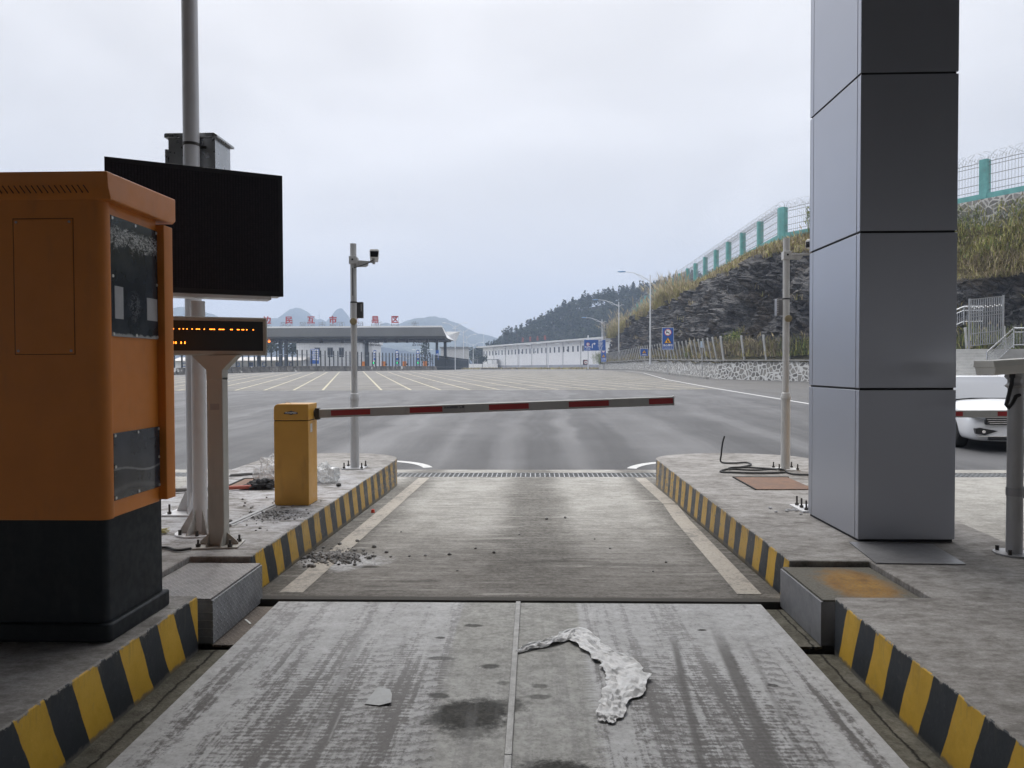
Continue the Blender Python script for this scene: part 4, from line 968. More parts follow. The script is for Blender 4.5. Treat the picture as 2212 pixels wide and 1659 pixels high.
o = m.obj('paper_scrap', paint('grey_paper', (.33, .34, .345), .6, .05, 9), smooth=0); md = o.modifiers.new('thickness', 'SOLIDIFY'); md.thickness = .0012
tag(o, 'flat pale grey paper scrap stuck on the deck left of centre', 'paper')
m = MB(); m.box(0, .012, 0, .10, 0, .003); o = m.obj('straw', paint('white_straw', (.75, .75, .72), .5)); o.location = (-1.77, 4.62, -.034); o.rotation_euler = (0, 0, R(38)); tag(o, 'thin white straw on the brown gap plate beside the deck', 'straw')



# ====================================================================== beyond the gate
# ------------------------------------------------------------------ retaining wall, rock slope and their fences
WALL = [(46.0, 24.0), (33.0, 42.2), (27.0, 50.6), (21.3, 58.8), (15.95, 66.6), (16.3, 80), (16.5, 100), (16.5, 125), (16.5, 150), (16.4, 172), (15.6, 186)]
FNC = [(57.0, 11.0), (43.0, 35.6), (36.0, 47.2), (29.2, 58.2), (22.6, 69.8), (22.3, 82), (22.3, 102), (22.3, 127), (22.4, 152), (22.6, 174), (23.0, 190)]
def resample(P, n_per):
    out = []
    for i in range(len(P) - 1):
        for k in range(n_per): u = k / n_per; out.append(Vector(P[i]).lerp(Vector(P[i + 1]), u))
    out.append(Vector(P[-1])); return out
def mat_stonewall(name, sc, joint, c1, c2):
    g = NG(name); w = g.add(g.noise(1.5, 3), 0)
    d = g.voro(sc, 'DISTANCE_TO_EDGE'); c = g.voro(sc, 'F1', col=True); n = g.noise(9, 5, .7)
    cs = g.N.new('ShaderNodeSeparateColor'); g.L.new(c, cs.inputs[0])
    stone = g.mix(cs.outputs[0], c1, c2); stone = g.mix(g.ss(n, .35, .7, 0, .6), stone, sc3(c1, .6))
    k = g.ss(g.add(d, g.mul(g.sub(n, .5), .08)), .125, .07)
    col = g.mix(k, stone, joint)
    return g.out(col, .9, k, .9, .06)
M_SWALL = mat_stonewall('rubble_stone_wall', 2.5, (.62, .615, .60), (.17, .165, .155), (.36, .345, .315))
M_SWALL2 = mat_stonewall('grey_rubble_stone', 2.3, (.42, .41, .40), (.14, .135, .13), (.27, .26, .25))
t = thing('stone_retaining_wall', 'low rubble stone retaining wall with pale mortar along the foot of the rock slope', 'wall', (16.2, 66.6, .48))
m = MB(); o_ = Vector((16.2, 66.6, .48))
WP = resample(WALL, 4)
def wall_top(y): return yard_z(max(y, 40)) + 1.62
for a, b in zip(WP, WP[1:]):
    d = (b - a).normalized(); nn = Vector((d.y, -d.x)) * .55
    vs = []
    for p in (a, b):
        z0, z1 = yard_z(p.y) - .3, wall_top(p.y)
        vs += [Vector((p.x, p.y, z0)) - o_, Vector((p.x + nn.x * .25, p.y + nn.y * .25, z1)) - o_, Vector((p.x + nn.x, p.y + nn.y, z1)) - o_]
    m.add(vs, [(0, 3, 4, 1), (1, 4, 5, 2)])
m.obj('masonry', M_SWALL, t, smooth=0, fix=False)
m = MB()
for a, b in zip(WP, WP[1:]):
    d = (b - a).normalized(); nn = Vector((d.y, -d.x))
    vs = []
    for p in (a, b):
        z1 = wall_top(p.y)
        for k, zz in ((-.02, z1 - .02), (-.02, z1 + .07), (.6, z1 + .07)): vs.append(Vector((p.x + nn.x * k, p.y + nn.y * k, zz)) - o_)
    m.add(vs, [(0, 3, 4, 1), (1, 4, 5, 2)])
m.obj('coping', paint('wall_coping', (.33, .32, .30), .85, .2, 1.5), t, smooth=0)
# kerb in front of the wall
m = MB()
KP = [(15.0, 66.4), (15.2, 82), (15.5, 104), (15.3, 122), (13.6, 134), (10, 146)]
KQ = resample(KP, 4)
for a, b in zip(KQ, KQ[1:]): m.bar((a.x, a.y, yard_z(a.y) + .08), (b.x, b.y, yard_z(b.y) + .08), .3, .22)
struct(m.obj('kerb', paint('kerb_stone', (.27, .265, .25), .85, .25, 2)))
# netting fence with leaning posts on the wall
M_NET = NG('dark_net'); _n = M_NET
M_NET = M_NET.out((.07, .072, .068), .8, alpha=_n.ss(_n.noise(1.2, 4), .35, .65, .30, .46))
M_GALV = paint('galvanised_post', (.47, .475, .48), .5, .1, 2, .2)
WL = []   # walk the wall at even spacing
def walk(P, step):
    out = []; acc = 0.0
    for a, b in zip(P, P[1:]):
        a, b = Vector(a), Vector(b); L = (b - a).length; d = (b - a) / L
        while acc <= L: out.append((a + d * acc, d)); acc += step
        acc -= L
    return out
posts = [q for q in walk(WALL, 2.25) if q[0].y > 38]
posts = posts[:95]
t = thing('netting_fence', 'leaning grey metal posts with dark netting on top of the stone retaining wall', 'fence', (16.3, 66.6, 2.1)); o_ = Vector((16.3, 66.6, 2.1))
ps = []
pm = None
for i, (p, d) in enumerate(posts):
    nn = Vector((-d.y, d.x))          # towards the road
    z1 = wall_top(p.y) + .05
    b0 = Vector((p.x - nn.x * .3, p.y - nn.y * .3, z1)); b1 = b0 + Vector((nn.x * .42, nn.y * .42, 2.05))
    ps.append((b0, b1)); m = MB(); m.bar(b0 - o_, b1 - o_, .15, .13); m.obj('post', M_GALV, t)
m = MB()
for (a0, a1), (b0, b1) in zip(ps, ps[1:]):
    if (a0 - b0).length < 4: m.quad(a0 - o_, b0 - o_, a1.lerp(b1, 0) * 0 + b0.lerp(b1, .93) - o_, a0.lerp(a1, .93) - o_)
m.obj('netting', M_NET, t, smooth=0)

# rock slope
NS = 40
WS, FS = resample(WALL, NS), resample(FNC, NS)
NV = 84
def top_z(s, p):       # height of the upper edge; lower at the far end
    k = max(0, (p.y - 150) / 40) if p.x < 24 else 0
    return 13.2 - 3.6 * k * k
def smooth(a, b, x): u = max(0, min(1, (x - a) / (b - a))); return u * u * (3 - 2 * u)
V = []; F = []; MI = []
n_s = len(WS); grid = []
for i in range(n_s):
    w, f = WS[i], FS[i]; d = (WS[min(i + 1, n_s - 1)] - WS[max(i - 1, 0)]).normalized(); out = Vector((-d.y, d.x))
    zt0, zb0 = top_z(i, f), wall_top(w.y) - .15
    side = smooth(62, 54, w.y)            # right of the column: long grassy bank above the rock
    row = []
    for j in range(NV + 1):
        v = j / NV
        A = [(0, 0, 0), (.16, .24, .08), (.82, .56, .79), (.89, .72, .89), (1.0, 1.0, .975)]
        B = [(0, 0, 0), (.12, .15, .06), (.46, .34, .46), (.52, .42, .50), (1.0, 1.0, 1.0)]
        def ev(T):
            for a, b in zip(T, T[1:]):
                if v <= b[0] or b is T[-1]: u = (v - a[0]) / (b[0] - a[0]); return a[1] + (b[1] - a[1]) * u, a[2] + (b[2] - a[2]) * u
        (xa, za), (xb, zb) = ev(A), ev(B); xf = xa + (xb - xa) * side; zf = za + (zb - za) * side
        p = w.lerp(f, xf); z = zb0 + (zt0 - zb0) * zf
        rt = .86 + (.50 - .86) * side
        rt += .06 * fbm(w.x * .12, w.y * .12, 3)
        rock = smooth(.10, .22, v) * smooth(rt + .03, rt - .05, v)
        q = Vector((p.x, p.y, z))
        s1 = fbm(q.x * .26, q.y * .26, z * .12, 4); s2 = fbm(q.x * .7 + 9, q.y * .7, z * 1.1, 4); s3 = abs(fbm(q.x * 1.7, q.y * 1.7, z * 2.6 + 5, 3))
        cell = mnoise.voronoi(Vector((q.x * .75 + z * .3, q.y * .75, z * .55)))[0]; cr = cell[1] - cell[0]
        s4 = abs(fbm(q.x * 3.1, q.y * 3.1, z * 4.2, 3)); c2 = mnoise.voronoi(Vector((q.x * 1.9 + z * .5, q.y * 1.9, z * 1.2)))[0]
        disp = rock * (1.7 * s1 + .9 * s2 + .6 * s3 + .55 * cr + .32 * s4 + .38 * (c2[1] - c2[0]) - .35) + (1 - rock) * .35 * s2 * smooth(0, .1, v) * smooth(1, .93, v)
        q += Vector((out.x * disp, out.y * disp, rock * .35 * s2 + (1 - rock) * .2 * s1))
        V.append(tuple(q)); row.append((v, rock, q, out))
    grid.append(row)
    # behind the fence the ground runs on level for a while
    b = f + (f - w).normalized() * 14; V.append((b.x, b.y, zt0 + .6))
NR = NV + 2
for i in range(n_s - 1):
    for j in range(NR - 1):
        F.append([i * NR + j, (i + 1) * NR + j, (i + 1) * NR + j + 1, i * NR + j + 1])
        MI.append(0 if j < NV and grid[i][j][1] + grid[i + 1][j][1] > .9 else 1)
def mat_rock():
    g = NG('dark_shale_rock'); X, Y, Z = g.xyz()
    a = g.noise(.45, 6, .65); b = g.noise(1.0, 7, .72, sc=(1.6, 1.6, 3.4), dist=.8); c = g.voro(1.0, 'DISTANCE_TO_EDGE', sc=(1.6, 1.6, 2.6)); f = g.noise(7, 5, .7)
    v = g.add(g.add(g.mul(a, .35), g.mul(b, .45)), g.mul(f, .2))
    col = g.ramp(v, [(.34, (.020, .020, .023)), (.46, (.068, .066, .068)), (.55, (.15, .146, .143)), (.68, (.27, .26, .245))])
    rust = g.ss(g.noise(.35, 5, .6, loc=(9, 0, 0), sc=(1, 1, 1)), .52, .66, 0, .5)
    col = g.mix(rust, col, g.mix(f, (.07, .052, .034), (.17, .13, .085)))
    col = g.mix(g.ss(c, .06, .0, 0, .8), col, (.01, .01, .011))
    return g.out(col, .85, g.add(g.mul(b, .7), g.mul(f, .3)), 1.0, .35)
def mat_soil():
    g = NG('dry_grass_soil'); a = g.noise(.5, 6, .65); b = g.noise(5, 5, .7)
    return g.out(g.ramp(g.add(g.mul(a, .55), g.mul(b, .45)), [(.33, (.045, .042, .018)), (.48, (.115, .10, .042)), (.6, (.20, .165, .08)), (.72, (.27, .22, .12))]), .95, b, .8, .2)
o = flat_mesh('rock_slope', V, F, [mat_rock(), mat_soil()], MI, smooth=False); struct(o)

# grasses on the slope: every blade a bent strip of small faces
def leafmat(name, c):
    g = NG(name); n = g.noise(.8, 3); g.b.inputs['Subsurface Weight'].default_value = 0.0
    return g.out(g.mix(g.ss(n, .3, .7), sc3(c, .7), sc3(c, 1.25)), .8, spec=.2)
G_GREEN, G_YEL, G_TAN, G_BRN, G_DARK = leafmat('green_blades', (.15, .20, .055)), leafmat('yellow_green_blades', (.36, .345, .12)), leafmat('tan_blades', (.40, .335, .215)), leafmat('brown_blades', (.20, .16, .10)), leafmat('dark_green_blades', (.06, .088, .034))
GM = [G_GREEN, G_YEL, G_TAN, G_BRN, G_DARK]
class Blades:
    def __init__(s, seed): s.V = []; s.F = []; s.M = []; s.r = random.Random(seed)
    def blade(s, p, h, w, lean, az, mi, plume=False):
        dx, dy = math.cos(az), math.sin(az); o = len(s.V)
        px, py = -dy * w / 2, dx * w / 2
        for k, u in enumerate((0, .55, .85)):
            b = lean * u * u; ww = (1, .8, .5)[k]
            x, y, z = p[0] + dx * b * h, p[1] + dy * b * h, p[2] + h * u * (1 - .35 * lean * u)
            s.V += [(x - px * ww, y - py * ww, z), (x + px * ww, y + py * ww, z)]
        b = lean; s.V.append((p[0] + dx * b * h, p[1] + dy * b * h, p[2] + h * (1 - .35 * lean)))
        s.F += [[o, o + 1, o + 3, o + 2], [o + 2, o + 3, o + 5, o + 4], [o + 4, o + 5, o + 6]]; s.M += [mi] * 3
        if plume:
            q = s.V[-1]; o = len(s.V); w2 = w * 2.2; L = h * .28
            s.V += [(q[0], q[1], q[2] - L * .3), (q[0] + px * w2 / w + dx * .1, q[1] + py * w2 / w + dy * .1, q[2] + L * .25), (q[0] + dx * .3 * lean * h, q[1] + dy * .3 * lean * h, q[2] + L), (q[0] - px * w2 / w, q[1] - py * w2 / w, q[2] + L * .25)]
            s.F.append([o, o + 1, o + 2, o + 3]); s.M.append(2)
    def tuft(s, p, n, h, w, spread, mats, lean=.5, plume=0.0):
        for k in range(n):
            a = s.r.uniform(0, 6.283); d = spread * math.sqrt(s.r.random())
            s.blade((p[0] + d * math.cos(a), p[1] + d * math.sin(a), p[2] - .05), h * s.r.uniform(.55, 1.15), w * s.r.uniform(.7, 1.3), s.r.uniform(.1, 1.4) * lean, s.r.uniform(0, 6.283), s.r.choice(mats), s.r.random() < plume)
    def leaves(s, p, n, rad, size, mats, sq=(1, 1, .8)):
        r = s.r
        for k in range(n):
            while True:
                q = Vector((r.uniform(-1, 1), r.uniform(-1, 1), r.uniform(-1, 1)))
                if .25 < q.length < 1: break
            c = Vector((p[0] + q.x * rad * sq[0], p[1] + q.y * rad * sq[1], p[2] + q.z * rad * sq[2]))
            a = Vector((r.uniform(-1, 1), r.uniform(-1, 1), r.uniform(-.6, .6))).normalized(); b = a.cross(Vector((r.uniform(-1, 1), r.uniform(-1, 1), r.uniform(-1, 1)))).normalized()
            z = size * r.uniform(.6, 1.3); o = len(s.V)
            s.V += [tuple(c - a * z), tuple(c + b * z * .5), tuple(c + a * z), tuple(c - b * z * .5)]; s.F.append([o, o + 1, o + 2, o + 3]); s.M.append(r.choice(mats))
    def obj(s, name, mats, lab, cat, parent=None, kind=None):
        o = flat_mesh(name, s.V, s.F, mats, s.M, parent); return tag(o, lab, cat, None, kind)
rr = random.Random(21)
B1 = Blades(1); B2 = Blades(2); B3 = Blades(3)
for i in range(0, n_s):
    y = WS[i].y
    if y < 36: continue
    far = y > 66; side = smooth(62, 54, y)
    dens = 1.0
    for j in range(0, NV + 1):
        v, rock, q, out = grid[i][j]
        if rock > .6:
            if rr.random() < .004: B1.tuft(q, 14, .8, .06, .5, [1, 2, 2, 3], .9)
            continue
        for _ in range(1 if far else 2):
            if rr.random() < (.15 if far else .4): continue
            p = (q.x + rr.uniform(-.5, .5), q.y + rr.uniform(-.9, .9), q.z)
            if v < .075 or (v > .93 and side > .5): continue
            if v < .2:      # weeds and bushes at the foot
                g_ = fbm(p[0] * .15, p[1] * .15, 7, 2)
                mats = [0, 1, 0, 1] if (g_ > -.02 and y < 85) or side > .5 else [2, 3, 1, 2]
                hh = (.6 if v < .13 else 1.3) if y < 85 else (.5 if v < .13 else .9)
                B2.tuft(p, 9, hh, .055, .6, mats, .7, .04)
            else:
                mats = [2, 1, 3, 2] if side < .5 else ([0, 1, 0, 1] if v > .80 + .1 * fbm(p[0] * .3, p[1] * .3, 2, 2) else ([1, 1, 0, 2] if v > .62 else [1, 2, 2, 3]))
                B1.tuft(p, 10, (.62 + .5 * fbm(p[0] * .5, p[1] * .5, p[2] * .5, 2)) if side > .5 else (.6 if v < .88 else .5), .036 if side > .5 else .05, .55, mats, 1.15 if side > .5 else .85, .02)
# tall plume grass along the upper edge
for (x, y, n, h) in ((20.6, 101, 40, 2.6), (20.4, 104, 50, 2.9), (20.2, 107, 60, 3.3), (20.2, 110, 70, 3.9), (20.1, 113, 70, 4.2), (20.0, 116, 70, 4.3), (20.2, 119, 60, 4.2), (20.4, 122, 50, 3.6),
                     (21.6, 96, 16, 1.5), (21.6, 91, 14, 1.3), (21.7, 86, 14, 1.1), (20.5, 124, 40, 3.0), (20, 127, 40, 2.6), (19.8, 133, 45, 3.2), (19.5, 138, 45, 3.4), (19.4, 146, 50, 3.4), (19, 152, 50, 3.2), (18.6, 158, 50, 3.6), (18.4, 165, 50, 3.4), (18.2, 172, 60, 3.6), (18.0, 178, 60, 3.4), (21.9, 79, 12, 1.1), (22.0, 73, 14, 1.1), (23.6, 66.5, 22, 1.4)):
    zz = 10.9 - max(0, (y - 125) / 60) * 2.6 if y > 75 else 12.2
    for k in range(5): B3.tuft((x + rr.uniform(-.9, .9), y + rr.uniform(-1.4, 1.4), zz - .2), n, h * rr.uniform(.55, 1.08), .048, .8, [2, 2, 1, 3, 1], .62, .28)
B1.obj('slope_grass', GM, 'dry yellow and tan grass growing over the upper rock slope', 'grass', kind='stuff')
B2.obj('weeds', GM, 'green and brown weeds growing behind the netting fence at the slope foot', 'weeds', kind='stuff')
B3.obj('plume_grass', GM, 'tall tan plume grass standing along the upper edge of the rock slope', 'grass', kind='stuff')
# a few leafy bushes behind the wall
def bush(p, rad, h, mats, lab, seed):
    t = thing('bush', lab, 'bush', p); b = Blades(seed)
    for k in range(9): b.leaves((b.r.uniform(-.6, .6) * rad, b.r.uniform(-.6, .6) * rad, h * b.r.uniform(.3, .8)), 90, rad * .5, .09, mats)
    b.tuft((0, 0, 0), 60, h * 1.1, .05, rad * .7, mats, .5); b.obj('foliage', GM, None, None, t)
    m = MB()
    for k in range(4): a = k * 1.6; m.new().tube([(0, 0, -.2), (.2 * math.cos(a), .2 * math.sin(a), h * .4), (.45 * rad * math.cos(a), .45 * rad * math.sin(a), h * .75)], [.04, .03, .012], 5)
    m.parts('stem', paint('brown_stem', (.10, .075, .05), .9), t)
bush((18.2, 68.8, 2.3), 1.7, 2.5, [0, 0, 1, 0], 'bright green bush behind the netting fence at the wall corner', 5)
bush((21.0, 63.2, 2.3), 1.5, 2.0, [0, 1, 0, 4], 'green bush behind the netting posts left of the pale camera pole', 6)
bush((23.0, 60.0, 2.3), 1.4, 1.9, [0, 1, 1, 4], 'yellowish green bush behind the netting posts right of the pale camera pole', 7)
bush((15.4, 178, 2.4), 2.6, 3.4, [0, 4, 0, 1], 'green bush at the far end of the netting fence before the white building', 8)
bush((17.4, 79, 2.3), 1.3, 2.2, [2, 3, 1, 2], 'tan dried bush behind the tall no horn sign', 9)
bush((24.4, 66.6, 13.0), 1.0, 2.6, [0, 1, 0, 4], 'leafy green bush poking up along the top fence beside the column', 10)

# turquoise post and wire fence along the top
M_TURQ = paint('turquoise_paint', (.12, .33, .32), .6, .15, 1.5, 0, ((.16, .24, .23), .5))
M_WIRE = paint('grey_wire', (.26, .27, .28), .5, .05, 3, .3)
def top_fence(path, lab, z0, hp, first_alone=True):
    t = thing('mesh_fence', lab, 'fence', (path[0][0], path[0][1], z0)); o_ = Vector((path[0][0], path[0][1], z0))
    for (a, b) in zip(path, path[1:]):
        a, b = Vector((*a, 0)), Vector((*b, 0)); d = (b - a).normalized(); L = (b - a).length; base = Vector((a.x, a.y, 0)) - Vector((o_.x, o_.y, 0))
        za, zb = 0, 0
        if a.y > 150: za = top_z(0, a) - 13.2
        if b.y > 150: zb = top_z(0, b) - 13.2
        base.z = za; q = base + d * L; q.z = zb
        m = MB(); m.prism([(-.27, -.27), (.27, -.27), (.27, .27), (-.27, .27)], -1.0, hp)
        r_ = Matrix.Rotation(math.atan2(d.y, d.x), 3, 'Z'); m.v = [tuple(r_ @ Vector(v) + base) for v in m.v]; m.obj('post', M_TURQ, t, bev=.02)
        m = MB()
        for h in (.45, .72, 1.18, 1.78, 2.42, 2.68): m.bar(base + Vector((0, 0, h)), q + Vector((0, 0, h)), .035, .035)
        n = int(L / .21)
        for k in range(n):
            p = base.lerp(q, (k + .5) / n); top = p + Vector((0, 0, 2.72)); w = Vector((-d.y, d.x, 0))
            m.bar(p + Vector((0, 0, .42)), top, .014)
            if a.y < 100: m.bar(top, top + Vector((0, 0, .28)) + w * .18 - d * .1, .014); m.bar(top + Vector((0, 0, .1)), top + Vector((0, 0, .36)) + d * .12, .012)
        m.obj('wire_panel', M_WIRE, t, smooth=0)
        pts = []; turns = int(L / .52); k = 12 if a.y < 100 else 8
        for i in range(turns * k + 1):
            u = i / (turns * k); an = 2 * math.pi * i / k; w = Vector((-d.y, d.x, 0)); rad = .36 + .04 * math.sin(i * .37)
            pts.append(base.lerp(q, u) + Vector((0, 0, 3.02 + rad * math.sin(an))) + w * rad * math.cos(an) + d * .22 * math.sin(an * .5 + i))
        m = MB(); m.tube(pts, .010, 3, False); m.obj('razor_coil', M_WIRE, t, smooth=0)
        m = MB(); m.bar(base + Vector((0, 0, .15)), q + Vector((0, 0, .15)), .40, .62); m.obj('base_beam', M_TURQ, t)
    return t
ys = [70.2, 76.7, 83, 89, 95, 101, 107, 112.5, 118.5, 124.5, 130.5, 136.5, 142.5, 148.5, 154.5, 160.5, 166.5, 172.5, 178.5, 184.5]
top_fence([(22.5, y) for y in ys], 'turquoise posted wire fence with razor coil along the top of the rock slope', 13.15, 2.85)
pr = []; p = Vector((22.6, 69.9)); dd = Vector((9.1, -15.6)).normalized()
for k in range(9): pr.append(tuple(p + dd * (5.93 * k)))
pr[3] = (31.6, 54.5)
top_fence([pr[0], pr[1], pr[2], pr[3], pr[4], pr[5], pr[6]], 'turquoise posted wire fence turning back above the grassy bank at far right', 13.15, 2.85)
m = MB()
for a, b in zip([(27.0, 61.8), (31.3, 54.6), (35.8, 47.0), (42.6, 35.3)], [(31.3, 54.6), (35.8, 47.0), (42.6, 35.3), (50, 23)]):
    a, b = Vector(a), Vector(b); d = (b - a).normalized(); nn = Vector((d.y, -d.x)) * -1
    z0a, z0b = (11.6, 11.2)
    for s0, s1 in ((a, b),):
        m.add([(s0.x + nn.x * -1.5, s0.y + nn.y * -1.5, 10.4), (s1.x + nn.x * -1.5, s1.y + nn.y * -1.5, 10.0), (s1.x - nn.x * .9, s1.y - nn.y * .9, 13.05), (s0.x - nn.x * .9, s0.y - nn.y * .9, 13.05), (s0.x - nn.x * -.6, s0.y - nn.y * -.6, 13.05), (s1.x - nn.x * -.6, s1.y - nn.y * -.6, 13.05)],
              [(0, 1, 2, 3), (3, 2, 5, 4)])
# built towards the road so that it stands proud of the bank
tag(m.obj('bank_wall', M_SWALL2, smooth=0), 'grey rubble stone wall under the turquoise fence at the far right', 'wall')

# ------------------------------------------------------------------ stairs and steel railings on the right
M_INOX = paint('bright_stainless', (.62, .63, .64), .25, .08, 3, .85)
t = thing('outdoor_stairs', 'pale stone steps climbing the slope behind the white car', 'stairs', (23.4, 40.0, .2))
m = MB()
for k in range(14): m.box(-2.0, 2.6, k * .32, 5.5, k * .165, (k + 1) * .165 - .001)
m.obj('steps', paint('pale_stone_steps', (.46, .46, .45), .7, .1, 2, 0, ((.25, .25, .24), .4)), t, bev=.015)
m = MB(); m.box(-2.0, 6.5, 4.5, 9.5, 0, 2.32); m.obj('landing', paint('landing_stone', (.36, .355, .345), .8, .15, 1), t)
m = MB(); m.prism([(.75, 0), (4.8, 0), (4.8, 2.4), (4.5, 2.45), (.75, .98)], -.4, 0, 'Y'); m.obj('side_wall', paint('landing_stone', (.36, .355, .345), .8), t, fix=True)
def railing(lab, p0, p1, h, n, panel=True, ext=None):
    t = thing('railing', lab, 'railing', p0); a = Vector((0, 0, 0)); b = Vector(p1) - Vector(p0); u = Vector((0, 0, 1))
    m = MB(); m.cyl(a + u * h, b + u * h, .045, n=10)
    if ext: m.cyl(b + u * h, Vector(ext) - Vector(p0) + u * h, .045, n=10)
    m.obj('handrail', M_INOX, t)
    m = MB()
    for z in (h - .22, .18):
        m.new().cyl(a + u * z, b + u * z, .025, n=8)
        if ext: m.new().cyl(b + u * z, Vector(ext) - Vector(p0) + u * z, .025, n=8)
    m.parts('rail', M_INOX, t)
    m = MB()
    for k in (0, 1): p = a.lerp(b, k); m.new().cyl(p, p + u * h, .04, n=10)
    if ext: p = Vector(ext) - Vector(p0); m.new().cyl(p, p + u * h, .04, n=10)
    m.parts('post', M_INOX, t)
    m = MB()
    segs = [(a, b)] + ([(b, Vector(ext) - Vector(p0))] if ext else [])
    for s0, s1 in segs:
        k = max(2, int((s1 - s0).length / .16))
        for i in range(1, k): p = s0.lerp(s1, i / k); m.new().cyl(p + u * .18, p + u * (h - .22), .013, n=6)
    m.parts('baluster', M_INOX, t)
railing('steel stair railing rising beside the steps right of the column', (23.15, 39.6, 1.15), (26.35, 42.6, 2.52), 1.1, 12, ext=(30.5, 42.6, 2.55))
railing('steel railing rising left of the steps behind the column edge', (22.3, 44.6, 2.9), (25.3, 45.6, 4.0), 1.05, 12, ext=(26.4, 45.6, 4.0))
t = thing('railing_screen', 'tall upright barred stainless steel screen at the top of the steps', 'screen', (24.1, 42.9, 2.5))
b = Vector((2.05, .35, .22)); u = Vector((0, 0, 1)); M_INOX = paint('dull_stainless', (.34, .345, .35), .35, .1, 3, .8)
m = MB()
for z in (.15, .82, 1.75, 1.95, 2.72): m.new().bar(u * z, b + u * z, .05, .05)
m.parts('rail', M_INOX, t)
m = MB()
for k in (0, 1): m.new().bar(b * k, b * k + u * 2.78, .08, .08)
m.parts('post', M_INOX, t)
m = MB()
for i in range(1, 15): p = b * (i / 15); m.new().bar(p + u * .15, p + u * 2.72, .040, .03)
m.parts('bar', M_INOX, t)
m = MB()
for i in range(1, 15, 1): p = b * (i / 15); m.new().ball(p + u * (2.2 + .06 * (i % 2)) + Vector((0, -.04, 0)), .05, 8, 5)
m.parts('ornament', paint('shiny_knob', (.75, .75, .75), .15, .05, 5, .9), t)

# ------------------------------------------------------------------ white car in the next lane
M_CAR = NG('white_car_paint').out((.74, .75, .77), .18); M_CAR.node_tree.nodes['Principled BSDF'].inputs['Coat Weight'].default_value = .6
M_GLASS = plain('car_glass', (.17, .18, .20), .05); M_TYRE = plain('tyre_rubber', (.015, .015, .016), .8); M_CHROME = plain('chrome', (.7, .7, .72), .12, 1.0); M_GRILLE = plain('black_grille', (.012, .012, .013), .35)
t = thing('car', 'white saloon car facing the camera behind the second barrier arm', 'car', (9.38, 14.8, yard_z(16)), -9); t.scale = (1.06, 1.0, 1.0)
# stations: y, half width, sill z, belt z, crown z (hood or boot), crown half width
st = [(0.0, .64, .24, .58, .63, .50), (.05, .80, .20, .64, .69, .58), (.18, .89, .17, .71, .78, .64), (.45, .90, .17, .79, .88, .66), (.9, .91, .18, .85, .95, .68), (1.35, .915, .18, .89, 1.0, .70), (1.9, .915, .18, .92, 1.0, .70), (2.6, .915, .18, .93, 1.0, .70), (3.4, .91, .18, .95, 1.02, .70), (4.0, .90, .20, .97, 1.05, .66), (4.45, .86, .25, .95, 1.03, .6), (4.62, .70, .32, .85, .95, .5)]
m = MB(); NP = 17
for y, w, z0, zb, zc, wc in st:
    half = [(0, z0), (w * .86, z0), (w * .97, z0 + .08), (w, z0 + .22), (w, (z0 + zb) / 2 + .08), (w * .985, zb - .06), (w * .93, zb), (wc, zc - .03), (0, zc)]
    full = [(-x, z) for x, z in half[::-1]][0:] + half[1:-1] if False else [(x, z) for x, z in half] + [(-x, z) for x, z in half[::-1][1:-1]]
    for x, z in full: m.v.append((x, y, z))
NPF = 16
for i in range(len(st) - 1):
    for k in range(NPF): m.f.append([i * NPF + k, i * NPF + (k + 1) % NPF, (i + 1) * NPF + (k + 1) % NPF, (i + 1) * NPF + k]); m.mi.append(0)
m.f.append(list(range(NPF))); m.mi.append(0); m.f.append([(len(st) - 1) * NPF + k for k in range(NPF)][::-1]); m.mi.append(0)
body = m.obj('body', M_CAR, t, smooth=40, fix=True)
md = body.modifiers.new('sub', 'SUBSURF'); md.levels = 1; md.render_levels = 2
m = MB()     # cabin: glass shell with roof and pillars on top
cs = [(1.28, .74, .98, .99), (1.75, .70, 1.0, 1.24), (2.15, .62, 1.0, 1.42), (2.6, .60, 1.0, 1.455), (3.2, .59, 1.0, 1.43), (3.75, .60, 1.02, 1.27), (4.2, .66, 1.04, 1.06)]
for y, w, z0, z1 in cs:
    for x, z in ((-.82, z0 - .08), (-w - .02, z1 - .03), (-w * .6, z1), (w * .6, z1), (w + .02, z1 - .03), (.82, z0 - .08)): m.v.append((x, y, z))
for i in range(len(cs) - 1):
    for k in range(5):
        m.f.append([i * 6 + k, i * 6 + k + 1, (i + 1) * 6 + k + 1, (i + 1) * 6 + k]); m.mi.append(1 if 2 <= i <= 3 and 0 < k < 4 else 0)
m.obj('windscreen_and_windows', [M_GLASS, M_CAR], t, smooth=50, fix=True)
m = MB()
for s in (-1, 1): m.new().tube([(s * .80, 1.18, .97), (s * .74, 1.75, 1.235), (s * .63, 2.15, 1.42), (s * .61, 2.7, 1.45), (s * .61, 3.25, 1.43), (s * .68, 3.9, 1.2), (s * .76, 4.3, 1.02)], .035, 8)
m.parts('roof_pillar', M_CAR, t)
m = MB(); m.box(-.66, .66, -.045, .1, .52, .665); gr = m.obj('grille', M_GRILLE, t, bev=.02)
m = MB()
for z in (.55, .585, .625, .662): m.new().box(-.66 + (.66 - z) * .5, .66 - (.66 - z) * .5, -.055, -.04, z - .006, z + .006)
m.parts('chrome_bar', M_CHROME, gr)
m = MB()
rg = [(.055 * math.cos(2 * math.pi * k / 20), -.062, .62 + .055 * math.sin(2 * math.pi * k / 20)) for k in range(21)]
m.tube(rg, .006, 6); m.bar((-.038, -.062, .65), (-.014, -.062, .585), .008); m.bar((-.014, -.062, .585), (0, -.062, .625), .008); m.bar((0, -.062, .625), (.014, -.062, .585), .008); m.bar((.014, -.062, .585), (.038, -.062, .65), .008)
m.obj('badge', M_CHROME, gr)
